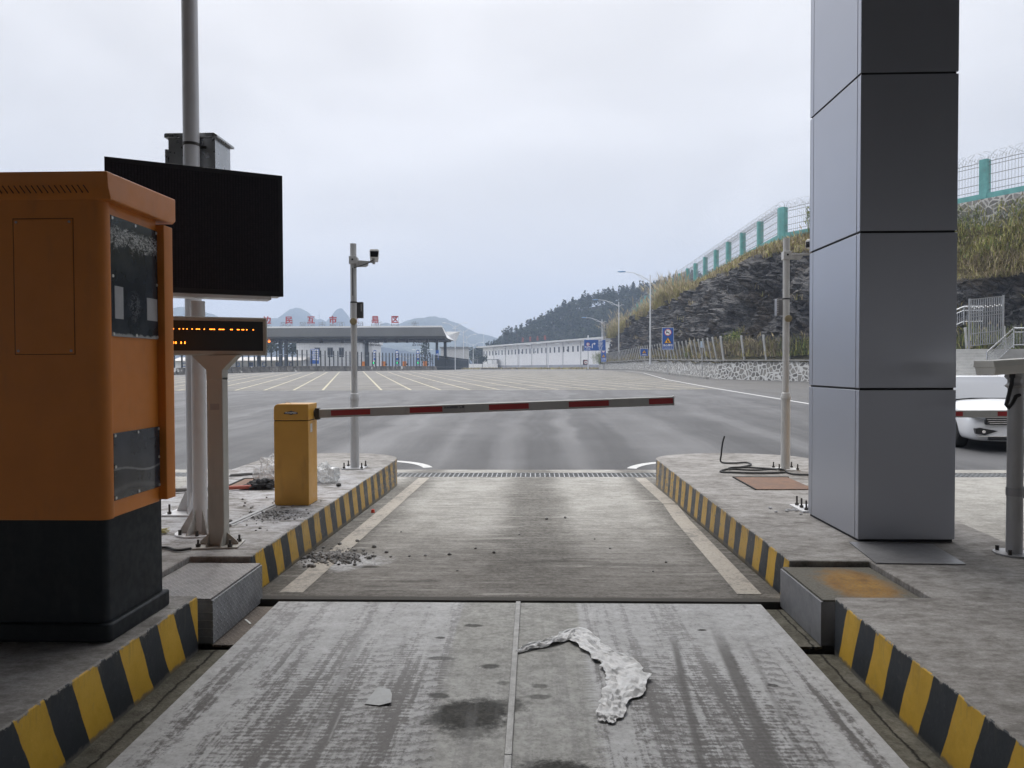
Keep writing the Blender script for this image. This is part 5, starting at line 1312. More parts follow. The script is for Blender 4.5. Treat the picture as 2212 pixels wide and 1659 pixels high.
for s in (-1, 1):
    m = MB(); m.prism([(s * .64, .60), (s * .86, .66), (s * .87, .73), (s * .66, .675)], -.02, .32, 'Y'); m.obj('headlight', plain('lamp_glass', (.25, .26, .28), .08), t, fix=True, bev=.01)
    m = MB(); m.prism([(s * .44, .40), (s * .74, .46), (s * .82, .44), (s * .80, .34), (s * .66, .315)], -.012, .16, 'Y'); fl = m.obj('fog_lamp_recess', M_GRILLE, t, fix=True, bev=.008)
    m = MB(); m.cyl((s * .68, -.018, .385), (s * .68, .0, .385), .03, n=12); m.obj('fog_lamp', M_CHROME, fl)
    m = MB(); m.box(s * .96 - .09, s * .96 + .09, 1.45, 1.56, .93, 1.06); m.obj('mirror', M_CAR, t, bev=.03)
    for yy in (.92, 3.6):
        m = MB(); m.cyl((s * .70, yy, .32), (s * .915, yy, .32), .33, n=28); w = m.obj('wheel', M_TYRE, t, bev=.03)
        m = MB(); m.cyl((s * .90, yy, .32), (s * .925, yy, .32), .21, n=20); m.obj('rim', M_CHROME, w)
m = MB(); m.box(-.60, .60, -.03, .1, .22, .29); lg = m.obj('lower_grille', M_GRILLE, t, bev=.015)
m = MB(); m.new().box(-.78, .78, -.035, .1, .292, .305); m.parts('chrome_strip', M_CHROME, lg)
m = MB(); m.box(-.22, .22, -.075, -.055, .37, .51); pt = m.obj('number_plate', paint('blue_plate', (.01, .07, .42), .4), t, bev=.004)
lettering('桂A·0', .095, paint('plate_white', (.8, .8, .8), .5), pt, (-.07, -.077, .44), ext=.001, bold=.002, wid=.95)

# ------------------------------------------------------------------ street lamps
M_LAMPP = paint('white_lamp_post', (.64, .66, .69), .45, .05, 1); M_LBLUE = paint('blue_lamp_head', (.13, .27, .47), .4)
def street_lamp(lab, loc, H, arm=3.0, left=True, double=False, rz=0, blue=True):
    t = thing('street_lamp', lab, 'street lamp', loc, rz)
    m = MB(); m.tube([(0, 0, 0), (0, 0, H * .5), (0, 0, H)], [.13, .11, .075], 12); m.obj('post', M_LAMPP, t)
    sides = (-1, 1) if double else ((-1,) if left else (1,))
    for s in sides:
        m = MB(); m.new().tube([(0, 0, H - .9), (s * arm * .3, 0, H - .15), (s * arm * .65, 0, H + .35), (s * arm, 0, H + .5)], [.06, .05, .045, .04], 8)
        m.new().tube([(0, 0, H - .5), (s * arm * .3, 0, H - .55), (s * arm * .55, 0, H + .15)], .03, 6); m.parts('arm', M_LAMPP, t)
        m = MB(); m.ball((s * (arm + .35), 0, H + .5), .5, 12, 7, (1.25, .42, .22)); m.obj('lamp_head', M_LBLUE if blue else M_LAMPP, t)
    if not double:
        s = -sides[0]; m = MB(); m.tube([(0, 0, H - .9), (s * .55, 0, H - .55), (s * 1.1, 0, H - .6)], .035, 6); m.obj('finial', M_LAMPP, t)
street_lamp('nearest and tallest white street lamp with blue head before the rock slope', (16.05, 106, 1.9), 12.4, 3.6)
street_lamp('middle white street lamp with blue head before the rock slope', (16.9, 153, 2.0), 12.6, 4.3)
street_lamp('farthest white street lamp with blue head behind the blue road sign', (17.0, 192, 1.2), 12.4, 4.2)
for lab, u, ytop, d, dbl in (('white double armed lamp just right of the toll canopy tip', 983, 701, 205, True), ('white lamp standing second right of the toll canopy', 1001, 713, 240, True), ('white double armed lamp third right of the toll canopy', 1008.5, 725, 280, True),
                       ('short white double armed lamp in front of the white building, middle one', 1184, 747, 232, True), ('short white lamp in front of the left half of the white building', 1123, 748, 236, True), ('distant white lamp seen under the toll canopy, left one', 880, 771, 330, True), ('distant white lamp seen under the toll canopy, right one', 912, 757, 300, True), ('distant white lamp between the canopy and the white building', 1022, 742, 300, True), ('white lamp rising above the roof of the white building', 1045, 702, 400, True)):
    x = (u - 1154.8) / 1640 * d; ztop = 1.55 + (794 - ytop) / 1640 * d
    street_lamp(lab, (x, d, FLAT_Z), ztop - FLAT_Z, 2.6 if d < 300 else 3.2, double=True, blue=False)

# ------------------------------------------------------------------ road signs
M_SBLUE = paint('sign_blue', (.012, .085, .36), .45, .06, 2); M_SWHITE = paint('sign_white', (.78, .78, .78), .45, .03, 2); M_SYEL = paint('sign_yellow', (.85, .42, .02), .45); M_SRED = paint('sign_red', (.55, .03, .03), .45)
M_SPOST = paint('sign_post', (.40, .40, .41), .5, .08, 3, .2)
def disc(m, c, r, y, n=24, th=.006): m.cyl((c[0], y, c[1]), (c[0], y - th, c[1]), r, n=n)
def no_horn(parent, cx, cz, r, y):
    m = MB(); disc(m, (cx, cz), r, y); d = m.obj('prohibition_disc', M_SRED, parent)
    m = MB(); disc(m, (cx, cz), r * .84, y - .007); m.obj('disc_face', M_SWHITE, parent)
    m = MB(); m.new().prism([(cx - r * .5, cz + r * .28), (cx - r * .22, cz + r * .08), (cx + r * .35, cz + r * .08), (cx + r * .35, cz - r * .12), (cx - r * .22, cz - r * .12), (cx - r * .5, cz - r * .34)], y - .016, y - .0135, 'Y')
    m.parts('horn_symbol', M_GRILLE, parent)
    m = MB(); m.bar((cx - r * .62, y - .018, cz + r * .62), (cx + r * .62, y - .018, cz - r * .62), r * .12, .003, up=(0, 1, 0)); m.obj('slash', M_GRILLE, parent)
def rock_tri(parent, cx, cz, s, y):
    m = MB(); m.prism([(cx - s, cz - s * .75), (cx + s, cz - s * .75), (cx, cz + s * .95)], y - .006, y, 'Y'); d = m.obj('warning_triangle', M_GRILLE, parent, bev=.004)
    m = MB(); m.prism([(cx - s * .80, cz - s * .64), (cx + s * .80, cz - s * .64), (cx, cz + s * .73)], y - .009, y - .0065, 'Y'); m.obj('triangle_face', M_SYEL, parent)
    m = MB(); m.prism([(cx - s * .2, cz - s * .52), (cx - s * .2, cz + s * .25), (cx + s * .05, cz + s * .05), (cx + s * .02, cz - s * .1), (cx + s * .2, cz - s * .25), (cx + s * .42, cz - s * .52)], y - .012, y - .0095, 'Y'); m.obj('rockfall_symbol', M_GRILLE, parent)
def tall_sign(lab, loc, w, h, bottom, rz=0, n=2):
    t = thing('warning_sign', lab, 'road sign', loc, rz)
    m = MB(); m.cyl((0, .05, 0), (0, .05, bottom + h * .8), .055, n=12); m.obj('post', M_SPOST, t)
    m = MB(); m.box(-w / 2, w / 2, 0, .03, bottom, bottom + h); pn = m.obj('panel', M_SWHITE, t, bev=.01)
    m = MB(); m.box(-w / 2 + .035, w / 2 - .035, -.004, -.0005, bottom + .035, bottom + h - .035); pf = m.obj('panel_face', M_SBLUE, pn)
    no_horn(pn, 0, bottom + h * .785, w * .30, -.005); rock_tri(pn, 0, bottom + h * .42, w * .33, -.005)
    lettering('当心落石', w * .205, M_SWHITE, pn, (0, -.006, bottom + h * .195), bold=.008); lettering('ĐÁ LỞ ROCKFALL AREA', w * .085, M_SWHITE, pn, (0, -.006, bottom + h * .075), bold=.004, wid=.85)
tall_sign('tall blue no horn and falling rocks sign before the stone wall corner', (15.0, 86, yard_z(86)), 1.32, 2.5, 2.78)
tall_sign('narrow blue falling rocks sign beside the far end of the netting fence', (15.2, 168, FLAT_Z), 1.35, 3.1, 1.7, -38)
t = thing('warning_sign', 'small square blue sign with yellow triangle on a post before the stone wall', 'road sign', (15.5, 108, yard_z(108)))
m = MB(); m.cyl((0, .05, 0), (0, .05, 2.9), .05, n=12); m.obj('post', M_SPOST, t)
m = MB(); m.box(-.56, .56, 0, .03, 2.15, 3.2); pn = m.obj('panel', M_SWHITE, t, bev=.01); m = MB(); m.box(-.53, .53, -.004, -.0005, 2.18, 3.17); m.obj('panel_face', M_SBLUE, pn)
rock_tri(pn, 0, 2.76, .31, -.005); lettering('注意安全', .17, M_SWHITE, pn, (0, -.006, 2.33), bold=.006)
t = thing('warning_sign', 'small dark no horn sign on a thin post before the white building', 'road sign', (10.2, 152, FLAT_Z))
m = MB(); m.cyl((0, .05, 0), (0, .05, 1.5), .04, n=10); m.obj('post', M_SPOST, t)
m = MB(); m.box(-.55, .55, 0, .03, 1.0, 2.0); pn = m.obj('panel', paint('dark_sign', (.05, .055, .07), .5), t); no_horn(pn, 0, 1.5, .38, -.003)
t = thing('marker_sign', 'small blue and white marker board hung on the netting fence', 'road sign', (16.0, 73.0, 0.5))
m = MB(); m.cyl((0, .04, 0), (0, .04, 3.5), .045, n=10); m.obj('post', M_SPOST, t)
m = MB(); m.box(-.18, .18, 0, .03, 2.9, 3.5); m.obj('panel', paint('pale_blue_board', (.45, .55, .66), .5), t)
t = thing('direction_sign', 'large blue direction sign with white right turn arrow and Chinese text', 'road sign', (10.6, 150, FLAT_Z))
m = MB(); m.cyl((-.05, .15, 0), (-.05, .15, 6.8), .13, n=14); m.obj('post', M_LAMPP, t)
m = MB(); m.box(-.9, 3.4, -.03, .03, 3.75, 5.95); pn = m.obj('panel', M_SWHITE, t, bev=.02); m = MB(); m.box(-.86, 3.36, -.036, -.031, 3.79, 5.91); m.obj('panel_face', M_SBLUE, pn)
y = -.04
m = MB(); disc(m, (-.08, 5.05), .33, y); d_ = m.obj('prohibition_disc', M_SRED, pn); m = MB(); disc(m, (-.08, 5.05), .26, y - .008); m.obj('disc_face', M_SWHITE, pn)
m = MB(); m.prism([(-.18, 4.9), (-.08, 5.02), (-.16, 5.12), (-.05, 5.24), (.06, 5.12), (-.02, 5.04), (.06, 4.9)], y - .018, y - .015, 'Y'); m.obj('walker_symbol', M_GRILLE, pn)
m = MB(); m.prism([(.68, 4.28), (.83, 4.28), (.83, 4.98), (.95, 5.06), (1.12, 5.06), (1.12, 4.86), (1.42, 5.13), (1.12, 5.40), (1.12, 5.20), (.90, 5.20), (.68, 5.02)], y - .006, y, 'Y'); m.obj('turn_arrow', M_SWHITE, pn)
for s_, z_, b_, w_ in (('禁止通行', 4.50, .30, -.08), ('查验场', 5.70, .27, 2.36), ('作业区', 5.08, .27, 2.36), ('出  境', 4.28, .27, 2.36)): lettering(s_, b_, M_SWHITE, pn, (w_, y, z_), bold=.012)
for s_, z_, b_, w_ in (('CẤM ĐI BỘ', 4.22, .15, -.08), ('NO PEDESTRIANS', 4.0, .12, -.08), ('Khu kiểm tra', 5.48, .13, 2.36), ('INSPECTION YARD', 5.33, .12, 2.36), ('Khu thao tác', 4.86, .13, 2.36), ('PRODUCTION AND', 4.72, .12, 2.36), ('WORKING AREA', 4.58, .12, 2.36), ('Xuất cảnh', 4.08, .13, 2.36), ('DEPARTURE', 3.92, .12, 2.36)): lettering(s_, b_, M_SWHITE, pn, (w_, y, z_), bold=.006)
m = MB()
for x in (-.7, .25, 1.2): m.new().ball((x, -.35, 6.05), .2, 8, 5, (1.3, .7, .45))
m.parts('sign_lamp', paint('pale_lamp', (.5, .6, .68), .4), t)
t = thing('utility_pole', 'grey concrete utility pole with crossarms at the far foot of the rock slope', 'utility pole', (16.2, 178, FLAT_Z))
m = MB(); m.cyl((0, 0, 0), (0, 0, 11.0), .20, .14, 12); m.obj('pole', paint('pole_concrete', (.34, .33, .32), .8), t)
m = MB()
for z in (10.6, 9.8, 6.5): m.new().bar((-1.1, 0, z), (1.1, 0, z), .12)
m.parts('crossarm', M_STEEL, t)

# ------------------------------------------------------------------ long white building
def mat_wall_white():
    g = NG('white_wall_paint'); a = g.noise(.3, 5, .6); b = g.noise(1.0, 5, .65, sc=(1.5, 1.5, .12))
    return g.out(g.mix(g.ss(b, .5, .75, 0, .22), g.mix(g.ss(a, .3, .7), (.86, .855, .86), (.90, .90, .905)), (.58, .57, .56)), .75)
M_WWALL = mat_wall_white()
A, B = Vector((-21.8, 320)), Vector((31.0, 203.0)); LB = (B - A).length
t = thing('long_building', 'long white building with a high row of dark windows across the yard', 'building', (A.x, A.y, FLAT_Z), math.degrees(math.atan2(B.y - A.y, B.x - A.x)))
ZT = 8.9
m = MB(); m.box(0, LB, 0, 18, 1.35, ZT); m.obj('wall', M_WWALL, t)
m = MB(); m.box(-.03, LB + .03, -.06, 18, -.3, 1.349); m.obj('plinth', paint('grey_blue_plinth', (.36, .37, .42), .7, .08, .5), t)
m = MB(); m.prism([(-1.8, ZT + .002), (-1.8, ZT + .55), (19.8, ZT + .75), (19.8, ZT + .002)], -3.2, LB + 3, 'X'); m.obj('roof', paint('pale_roof', (.62, .62, .62), .6, .06, .4), t)
m = MB()
for k in range(12): x = (k + .5) * LB / 12; m.new().bar((x, -1.75, ZT - .05), (x, -.05, ZT - .6), .12, .3)
m.parts('eave_bracket', paint('white_wall_paint2', (.7, .7, .7), .7), t)
m = MB()
for k in range(11): m.new().cyl((k * LB / 10.2 + .4, -.12, 0), (k * LB / 10.2 + .4, -.12, ZT - .02), .10, n=8)
m.parts('downpipe', paint('grey_downpipe', (.42, .42, .44), .5), t)
M_WIN = plain('dark_window_glass', (.035, .045, .06), .12); M_WFR = paint('window_frame_grey', (.30, .31, .33), .5)
nwin = 37
for k in range(nwin):
    x = 1.4 + k * (LB - 2.5) / nwin
    m = MB(); m.box(x - .50, x + .50, -.035, -.004, ZT - 3.4, ZT - 1.55); w = m.obj('window', M_WFR, t)
    m = MB(); m.new().box(x - .46, x - .01, -.05, -.036, ZT - 3.36, ZT - 1.59); m.new().box(x + .01, x + .46, -.05, -.036, ZT - 3.36, ZT - 1.59); m.parts('pane', M_WIN, w)
m = MB()
for k in range(10): x = 3.5 + k * LB / 10.2; m.new().box(x - .15, x + .15, -.16, -.004, ZT - 3.1, ZT - 2.55)
m.parts('wall_lamp', paint('dark_lamp', (.06, .06, .06), .5), t)
for k, s_ in zip((.352, .404, .4536, .501), ('边', '贸', '市', '场')):
    lettering(s_, 1.9, paint('sign_rust_red', (.28, .06, .04), .6), t, (k * LB, -1.2, ZT + 1.65), rot=(90, 0, 0), ext=.06, name='roof_letter')

# ------------------------------------------------------------------ toll canopy, fence, jersey barriers, booths
M_FASC = paint('grey_fascia', (.20, .205, .205), .45, .05, .3, .3); M_CWHITE = paint('canopy_white', (.76, .77, .78), .5, .04, .3); M_CCOL = paint('dark_blue_column', (.055, .065, .08), .45, .1, .5)
CY0, CY1 = 172.0, 194.0; CX0, CX1 = -92.0, -20.7
t = thing('toll_canopy', 'wide grey toll plaza canopy with red Chinese letters on its roof', 'canopy', (-56, 180, FLAT_Z)); ox, oy, oz = -56, 180, FLAT_Z
m = MB(); zb, zt2 = 8.25 - oz, 10.75 - oz
prof = [(CY0 + 3.2 - oy, zb), (CY0 + .5 - oy, zb + .25), (CY0 - oy, zb + .55), (CY0 - .25 - oy, zt2 - .1), (CY0 + .6 - oy, zt2), (CY0 + 9 - oy, zt2 - 1.5), (CY1 - oy, zt2 + .05), (CY1 + .3 - oy, zt2 - .3), (CY1 - 1 - oy, zb + .15), (CY1 - 4 - oy, zb)]
n = len(prof); vs = [(CX0 - ox, p[0], p[1]) for p in prof]
dx = [0.9, .9, .85, 0, .1, .2, 1.9, 1.7, 1.0, .9]
vs += [(CX1 + dx[i] - .2 - ox, p[0], p[1]) for i, p in enumerate(prof)]
m.cur = 0; m.add(vs, [(i, n + i, n + (i + 1) % n, (i + 1) % n) for i in range(n)] + [tuple(range(n - 1, -1, -1))]); m.cur = 1; m.add([v for v in vs[n:]], [tuple(range(n))])
m.obj('roof_shell', [M_FASC, M_CWHITE], t, smooth=0, fix=False)
m = MB(); m.box(CX0 - ox, CX1 - .3 - ox, CY0 - .3 - oy, CY0 + .5 - oy, zt2 + .0, zt2 + .36); m.obj('roof_edge', M_CWHITE, t)
m = MB(); m.box(CX0 - ox, CX1 - .2 - ox, CY0 + 3.3 - oy, CY1 - 4.1 - oy, zb - .32, zb - .002); m.obj('soffit', paint('dark_soffit', (.05, .055, .065), .6), t)
m = MB()
for u, yy, w in ((430 * .4973, 177, .7), (475 * .4973, 175, .7), (1133 * .4973, 177, .8), (1703 * .4973, 176, .55), (1770 * .4973, 188, .7), (250 * .4973, 188, .7), (1022 * .4973, 188, .7)):
    x = ((900 + u) / 1.8517 - 1154.8) / 1640 * yy; m.new().box(x - w / 2 - ox, x + w / 2 - ox, yy - .35 - oy, yy + .35 - oy, 0, zb - .3)
m.parts('column', M_CCOL, t)
m = MB()
for zx in (383, 570, 757, 935, 1110, 1285, 1377, 1460, 1622, 1690): x = ((900 + zx * .4973) / 1.8517 - 1154.8) / 1640 * 174; m.new().box(x - .3 - ox, x + .3 - ox, -5.8, -5.2, zb - .9, zb - .05)
m.parts('hanging_camera', M_GRILLE, t)
M_RLET = paint('red_letter', (.34, .018, .016), .55); M_GLET = paint('grey_letter_back', (.22, .23, .25), .6)
for zx, s_, sub in ((325, '边', 'ICH'), (503, '民', 'CÁP'), (683, '互', 'CHỢ'), (862, '市', 'BIÊN'), (1037, '贸', 'LONG'), (1205, '易', 'LONG'), (1365, '区', 'BANG')):
    x = ((900 + zx * .4973) / 1.8517 - 1154.8) / 1640 * 173 - ox
    L_ = lettering(s_, 1.8, M_RLET, t, (x, CY0 + .8 - oy, zt2 + 1.75), ext=.08, bold=.05, name='roof_letter')
    lettering(sub, .66, M_GLET, t, (x, CY0 + .8 - oy, zt2 + .62), ext=.04, bold=.012, name='roof_lettering')
    m = MB()
    for dx_ in (-.8, .8): m.new().bar((x + dx_, CY0 + 1.0 - oy, zt2 + .1), (x + dx_, CY0 + 1.0 - oy, zt2 + 2.4), .05)
    m.parts('letter_stay', M_GLET, t)
for zx, s_ in ((453, '民'), (614, '贸'), (770, '市'), (922, '互'), (1080, '民'), (1230, '边'), (1525, '龙')):
    x = ((900 + zx * .4973) / 1.8517 - 1154.8) / 1640 * 193 - ox
    lettering(s_, 1.8, M_GLET, t, (x, CY1 - .8 - oy, zt2 + 1.75), ext=.06, mirror=True, name='roof_letter')
    m = MB()
    for dx_ in (-.9, .9): m.new().bar((x + dx_, CY1 - .6 - oy, zt2 - .2), (x + dx_, CY1 - .6 - oy, zt2 + 2.6), .05)
    m.parts('letter_stay', M_GLET, t)
for zx in (1200, 1545, 318):
    x = ((900 + zx * .4973) / 1.8517 - 1154.8) / 1640 * 174
    t2 = thing('hanging_sign', 'dark hanging entrance sign reading 入口 under the toll canopy, ' + {1200: 'middle one', 1545: 'right one', 318: 'left one'}[zx], 'sign', (x, 174, FLAT_Z + 5.6))
    lettering('入口', 1.1, M_GRILLE, t2, (0, 0, .95), ext=.04, bold=.02, name='sign_text'); lettering('LỐI VÀO', .62, M_GRILLE, t2, (0, 0, .15), ext=.04, bold=.01, name='sign_text')
    m = MB()
    for s in (-.9, .9): m.new().bar((s, 0, 0), (s, 0, 1.55), .05)
    m.parts('hanger', M_GRILLE, t2)
t2 = thing('signal_lamp', 'round orange signal lamp lit under the left part of the toll canopy', 'signal', (((900 + 336 * .4973) / 1.8517 - 1154.8) / 1640 * 174, 174, 1.55 + (794 - 734.5) / 1640 * 174))
m = MB(); m.cyl((0, .1, 0), (0, .25, 0), .42, n=16); m.obj('housing', M_GRILLE, t2); m = MB(); m.cyl((0, .06, 0), (0, .1, 0), .34, n=16); m.obj('lens', plain('orange_lens', (.9, .3, .05), .4, emit=(1, .25, .03), es=1.6), t2)
# lane furniture under the canopy
spots = [(1105, 1188, 1195), (1270, 1380, 1375), (1440, 1549, 1545), (1607, None, 1703)]
nm = ['leftmost', 'second', 'third', 'rightmost']
for k, (zo, zg, zs) in enumerate(spots):
    X_ = lambda z, d=170: ((900 + z * .4973) / 1.8517 - 1154.8) / 1640 * d
    t2 = thing('toll_terminal', 'orange toll terminal under the far canopy, %s of the four' % nm[k], 'kiosk', (X_(zo), 170, FLAT_Z), 0, 'orange terminals under the canopy')
    m = MB(); m.box(-.36, .36, -.3, .3, 0, .6); m.obj('plinth', M_KBASE, t2); m = MB(); m.box(-.38, .38, -.32, .32, .6, 2.0); m.obj('housing', M_ORANGE, t2, bev=.02); m = MB(); m.box(.39, .8, -.12, .12, 1.15, 1.5); m.obj('screen', M_GRILLE, t2)
    if zg:
        t2 = thing('lane_signal', 'green arrow lane signal under the far canopy, %s of the three' % ('leftmost', 'middle', 'rightmost')[k], 'signal', (X_(zg), 170, FLAT_Z), 0, 'green lane signals')
        m = MB(); m.cyl((0, 0, 0), (0, 0, 1.4), .06, n=8); m.obj('post', M_GRILLE, t2)
        m = MB(); m.cyl((0, -.05, 1.65), (0, .1, 1.65), .30, n=16); h_ = m.obj('housing', M_GRILLE, t2)
        m = MB(); m.prism([(-.05, 1.85), (.05, 1.85), (.05, 1.62), (.17, 1.66), (0, 1.44), (-.17, 1.66), (-.05, 1.62)], -.08, -.055, 'Y'); m.obj('arrow', plain('green_led', (.05, .9, .3), .4, emit=(.05, .9, .35), es=1.6), h_)
    t2 = thing('lane_sign', 'upright blue lane sign under the far canopy, %s of the four' % nm[k], 'sign', (X_(zs), 170.6, FLAT_Z), 0, 'blue lane signs')
    m = MB(); m.cyl((0, .06, 0), (0, .06, 4.6), .06, n=8); m.obj('post', M_GRILLE, t2)
    m = MB(); m.box(-.32, .32, -.03, .03, 2.3, 4.5); pn = m.obj('panel', M_SBLUE, t2)
    if k < 3:
        m = MB(); m.cyl((0, -.035, 4.1), (0, -.045, 4.1), .24, n=14); m.obj('disc', M_SWHITE, pn)
    for z_ in (3.55, 3.2, 2.85): lettering('通道', .26, M_SWHITE, pn, (0, -.036, z_), bold=.01)
t2 = thing('notice_sign', 'big blue notice board with white rows of text before the white station house', 'sign', (((900 + 709 * .4973) / 1.8517 - 1154.8) / 1640 * 150, 150, FLAT_Z))
m = MB(); m.cyl((0, .05, 0), (0, .05, 2), .06, n=8); m.obj('post', M_SPOST, t2); m = MB(); m.box(-.85, .85, -.03, .03, 1.4, 4.35); pn = m.obj('panel', M_SBLUE, t2)
for i, s_ in enumerate(('客运通道', '货运通道', '边民通道', '互市通道', '出境通道')): lettering(s_, .38, M_SWHITE, pn, (0, -.036, 4.05 - i * .45), bold=.012)
# station house
X_ = lambda z, d: ((900 + z * .4973) / 1.8517 - 1154.8) / 1640 * d
t = thing('station_house', 'white tiled station house with three dark windows behind the toll canopy', 'building', (-55, 206, FLAT_Z))
def mat_tiles():
    g = NG('white_tile_wall'); X, Y, Z = g.xyz(); a = g.ss(g.m2('ABSOLUTE', g.sub(g.m2('FRACT', g.mul(Z, 1.1)), .5)), .47, .495); b = g.ss(g.m2('ABSOLUTE', g.sub(g.m2('FRACT', g.mul(X, .7)), .5)), .48, .495)
    return g.out(g.mix(g.m2('MAXIMUM', a, b), (.64, .65, .67), (.40, .41, .43)), .55)
MT = mat_tiles()
x0, x1, x2 = X_(560, 206) + 55, X_(1078, 206) + 55, X_(1180, 210) + 55
zt3 = 1.55 + (794 - 738) / 1640 * 206 - FLAT_Z
m = MB(); m.box(x0, x1, 0, 16, -.2, zt3); m.obj('wall', MT, t); m = MB(); m.box(x0 - .6, x1 + .5, -.6, 16.5, zt3 + .002, zt3 + 1.7); m.obj('parapet', MT, t)
m = MB(); m.box(x1 + .002, x2, 4, 16, -.2, zt3 - .3); m.obj('wing', MT, t); m = MB(); m.box(x1 + .51, x2 + .5, 3.4, 16.5, zt3 - .298, zt3 + 1.0); m.obj('wing_parapet', MT, t)
for a, b in ((708, 755), (812, 860), (906, 950)):
    m = MB(); m.box(X_(a, 206) + 55, X_(b, 206) + 55, -.04, -.003, 1.55 + (794 - 765) / 1640 * 206 - FLAT_Z, 1.55 + (794 - 748.5) / 1640 * 206 - FLAT_Z); w = m.obj('window', M_WFR, t)
    m = MB(); m.new().box(X_(a, 206) + 55.12, (X_(a, 206) + X_(b, 206)) / 2 + 54.96, -.06, -.041, 2.35 + 1.2, 4.0 + 2.0); m.new().box((X_(a, 206) + X_(b, 206)) / 2 + 55.04, X_(b, 206) + 54.88, -.06, -.041, 2.35 + 1.2, 6.0); m.parts('pane', M_WIN, w)
t = thing('low_shed', 'low white shed with pale roof and blue window signs left of the station house', 'building', (-96, 200, FLAT_Z))
m = MB(); m.box(0, 34, 0, 9, 0, 2.6); m.obj('wall', M_WWALL, t); m = MB(); m.prism([(-1, 2.602), (4.5, 3.6), (10, 2.602)], -.8, 34.8, 'X'); m.obj('roof', paint('shed_roof', (.50, .48, .46), .7, .15, .8), t)
for k in range(9):
    m = MB(); m.box(2 + k * 3.6, 3.1 + k * 3.6, -.03, -.003, 1.0, 2.1); w = m.obj('window', M_SBLUE, t); m = MB(); m.box(2.2 + k * 3.6, 2.9 + k * 3.6, -.05, -.031, 1.2, 1.9); m.obj('pane', M_WIN if k % 2 else M_SWHITE, w)
t = thing('grey_house', 'pale grey flat roofed house beyond the right end of the toll canopy', 'building', (X_(1840, 260), 260, FLAT_Z))
m = MB(); m.box(-4.5, 4.5, 0, 8, 0, 7.2); m.obj('wall', paint('pale_grey_wall', (.45, .45, .44), .7), t); m = MB(); m.box(-4.8, 4.8, -.4, 8.4, 7.202, 7.7); m.obj('roof', M_FASC, t)
t = thing('yard_hut', 'pale open fenced shed left of the white building', 'building', (X_(2010, 300), 300, FLAT_Z))
m = MB(); m.box(-9, 9, 0, 5, 0, 2.0); m.obj('wall', M_WWALL, t); m = MB(); m.box(-9.4, 9.4, -.4, 5.4, 3.6, 3.8); m.obj('roof', M_FASC, t)
m = MB()
for k in range(10): m.new().box(-9 + k * 1.97, -8.8 + k * 1.97, 0, .2, 2.0, 3.6)
m.parts('post', M_STEEL, t)
# jersey barriers
BA, BB = Vector((-60.0, 47.3)), Vector((-20.9, 166.0)); BA = Vector((-47.4, 85.9))
bd = (BB - BA).normalized(); ang = math.degrees(math.atan2(bd.y, bd.x))
def mat_oldconc():
    g = NG('weathered_barrier_concrete'); a = g.noise(.9, 6, .7); b = g.noise(1.0, 6, .7, sc=(3, 3, .8)); p = g.noise(.55, 4, .6, loc=(4, 4, 4), sc=(1, 1, 1))
    col = g.ramp(g.add(g.mul(a, .5), g.mul(b, .5)), [(.36, (.030, .029, .027)), (.5, (.085, .082, .077)), (.62, (.20, .19, .18))])
    return g.out(g.mix(g.ss(p, .60, .66), col, (.55, .55, .54)), .9, b, .5, .05)
MJ = mat_oldconc()
base_prof = [(-.30, 0), (.30, 0), (.30, .10), (.15, .30), (.10, .86), (-.10, .86), (-.15, .30), (-.30, .10)]
m = MB(); m.prism(base_prof, -.98, .98, 'X'); jb = m.obj('jersey_barrier', MJ, bev=.02)
tag(jb, 'weathered grey concrete barrier block in the row below the dark picket fence', 'barrier', 'concrete barrier blocks along the yard edge')
nb = int((BB - BA).length / 2.02)
for i in range(nb):
    o = jb if i == 0 else jb.copy()
    if i: COL.objects.link(o)
    p = BA + bd * (2.02 * i + 1); o.location = (p.x + rr.uniform(-.05, .05), p.y, min(yard_z(p.y), FLAT_Z)); o.rotation_euler = (0, 0, math.atan2(bd.y, bd.x) + rr.uniform(-.02, .02))
# picket fence behind them, turning away at the end
M_FEN = paint('dark_green_fence', (.022, .030, .034), .5, .15, 1)
def picket(path, lab, step, H, z0, thick, rails):
    t = thing('picket_fence', lab, 'fence', (path[0][0], path[0][1], z0)); o_ = Vector((path[0][0], path[0][1], 0))
    W = walk(path, step)[:100]
    m = MB()
    for p, d in W: q = Vector((p.x, p.y, 0)) - o_; zz = yard_z(p.y) - z0; m.new().bar(q + Vector((0, 0, zz)), q + Vector((0, 0, zz + H)), thick, thick)
    m.parts('picket', M_FEN, t)
    m = MB()
    for a, b in zip(path, path[1:]):
        for h in rails: m.new().bar(Vector((a[0], a[1], yard_z(a[1]) - z0 + h)) - o_, Vector((b[0], b[1], yard_z(b[1]) - z0 + h)) - o_, .07)
    m.parts('rail', paint('pale_rail', (.30, .33, .36), .5), t)
off = Vector((-bd.y, bd.x)) * 1.0
picket([tuple(BA + off), tuple(BB + off)], 'dark picket fence standing behind the row of concrete barriers', 1.28, 3.45, yard_z(86), .16, (.7, 2.85))
picket([tuple(BB + off), (BB.x + off.x + .1, 250)], 'dark picket fence running away right of the toll canopy', 1.0, 3.3, FLAT_Z, .15, (.7, 2.8))
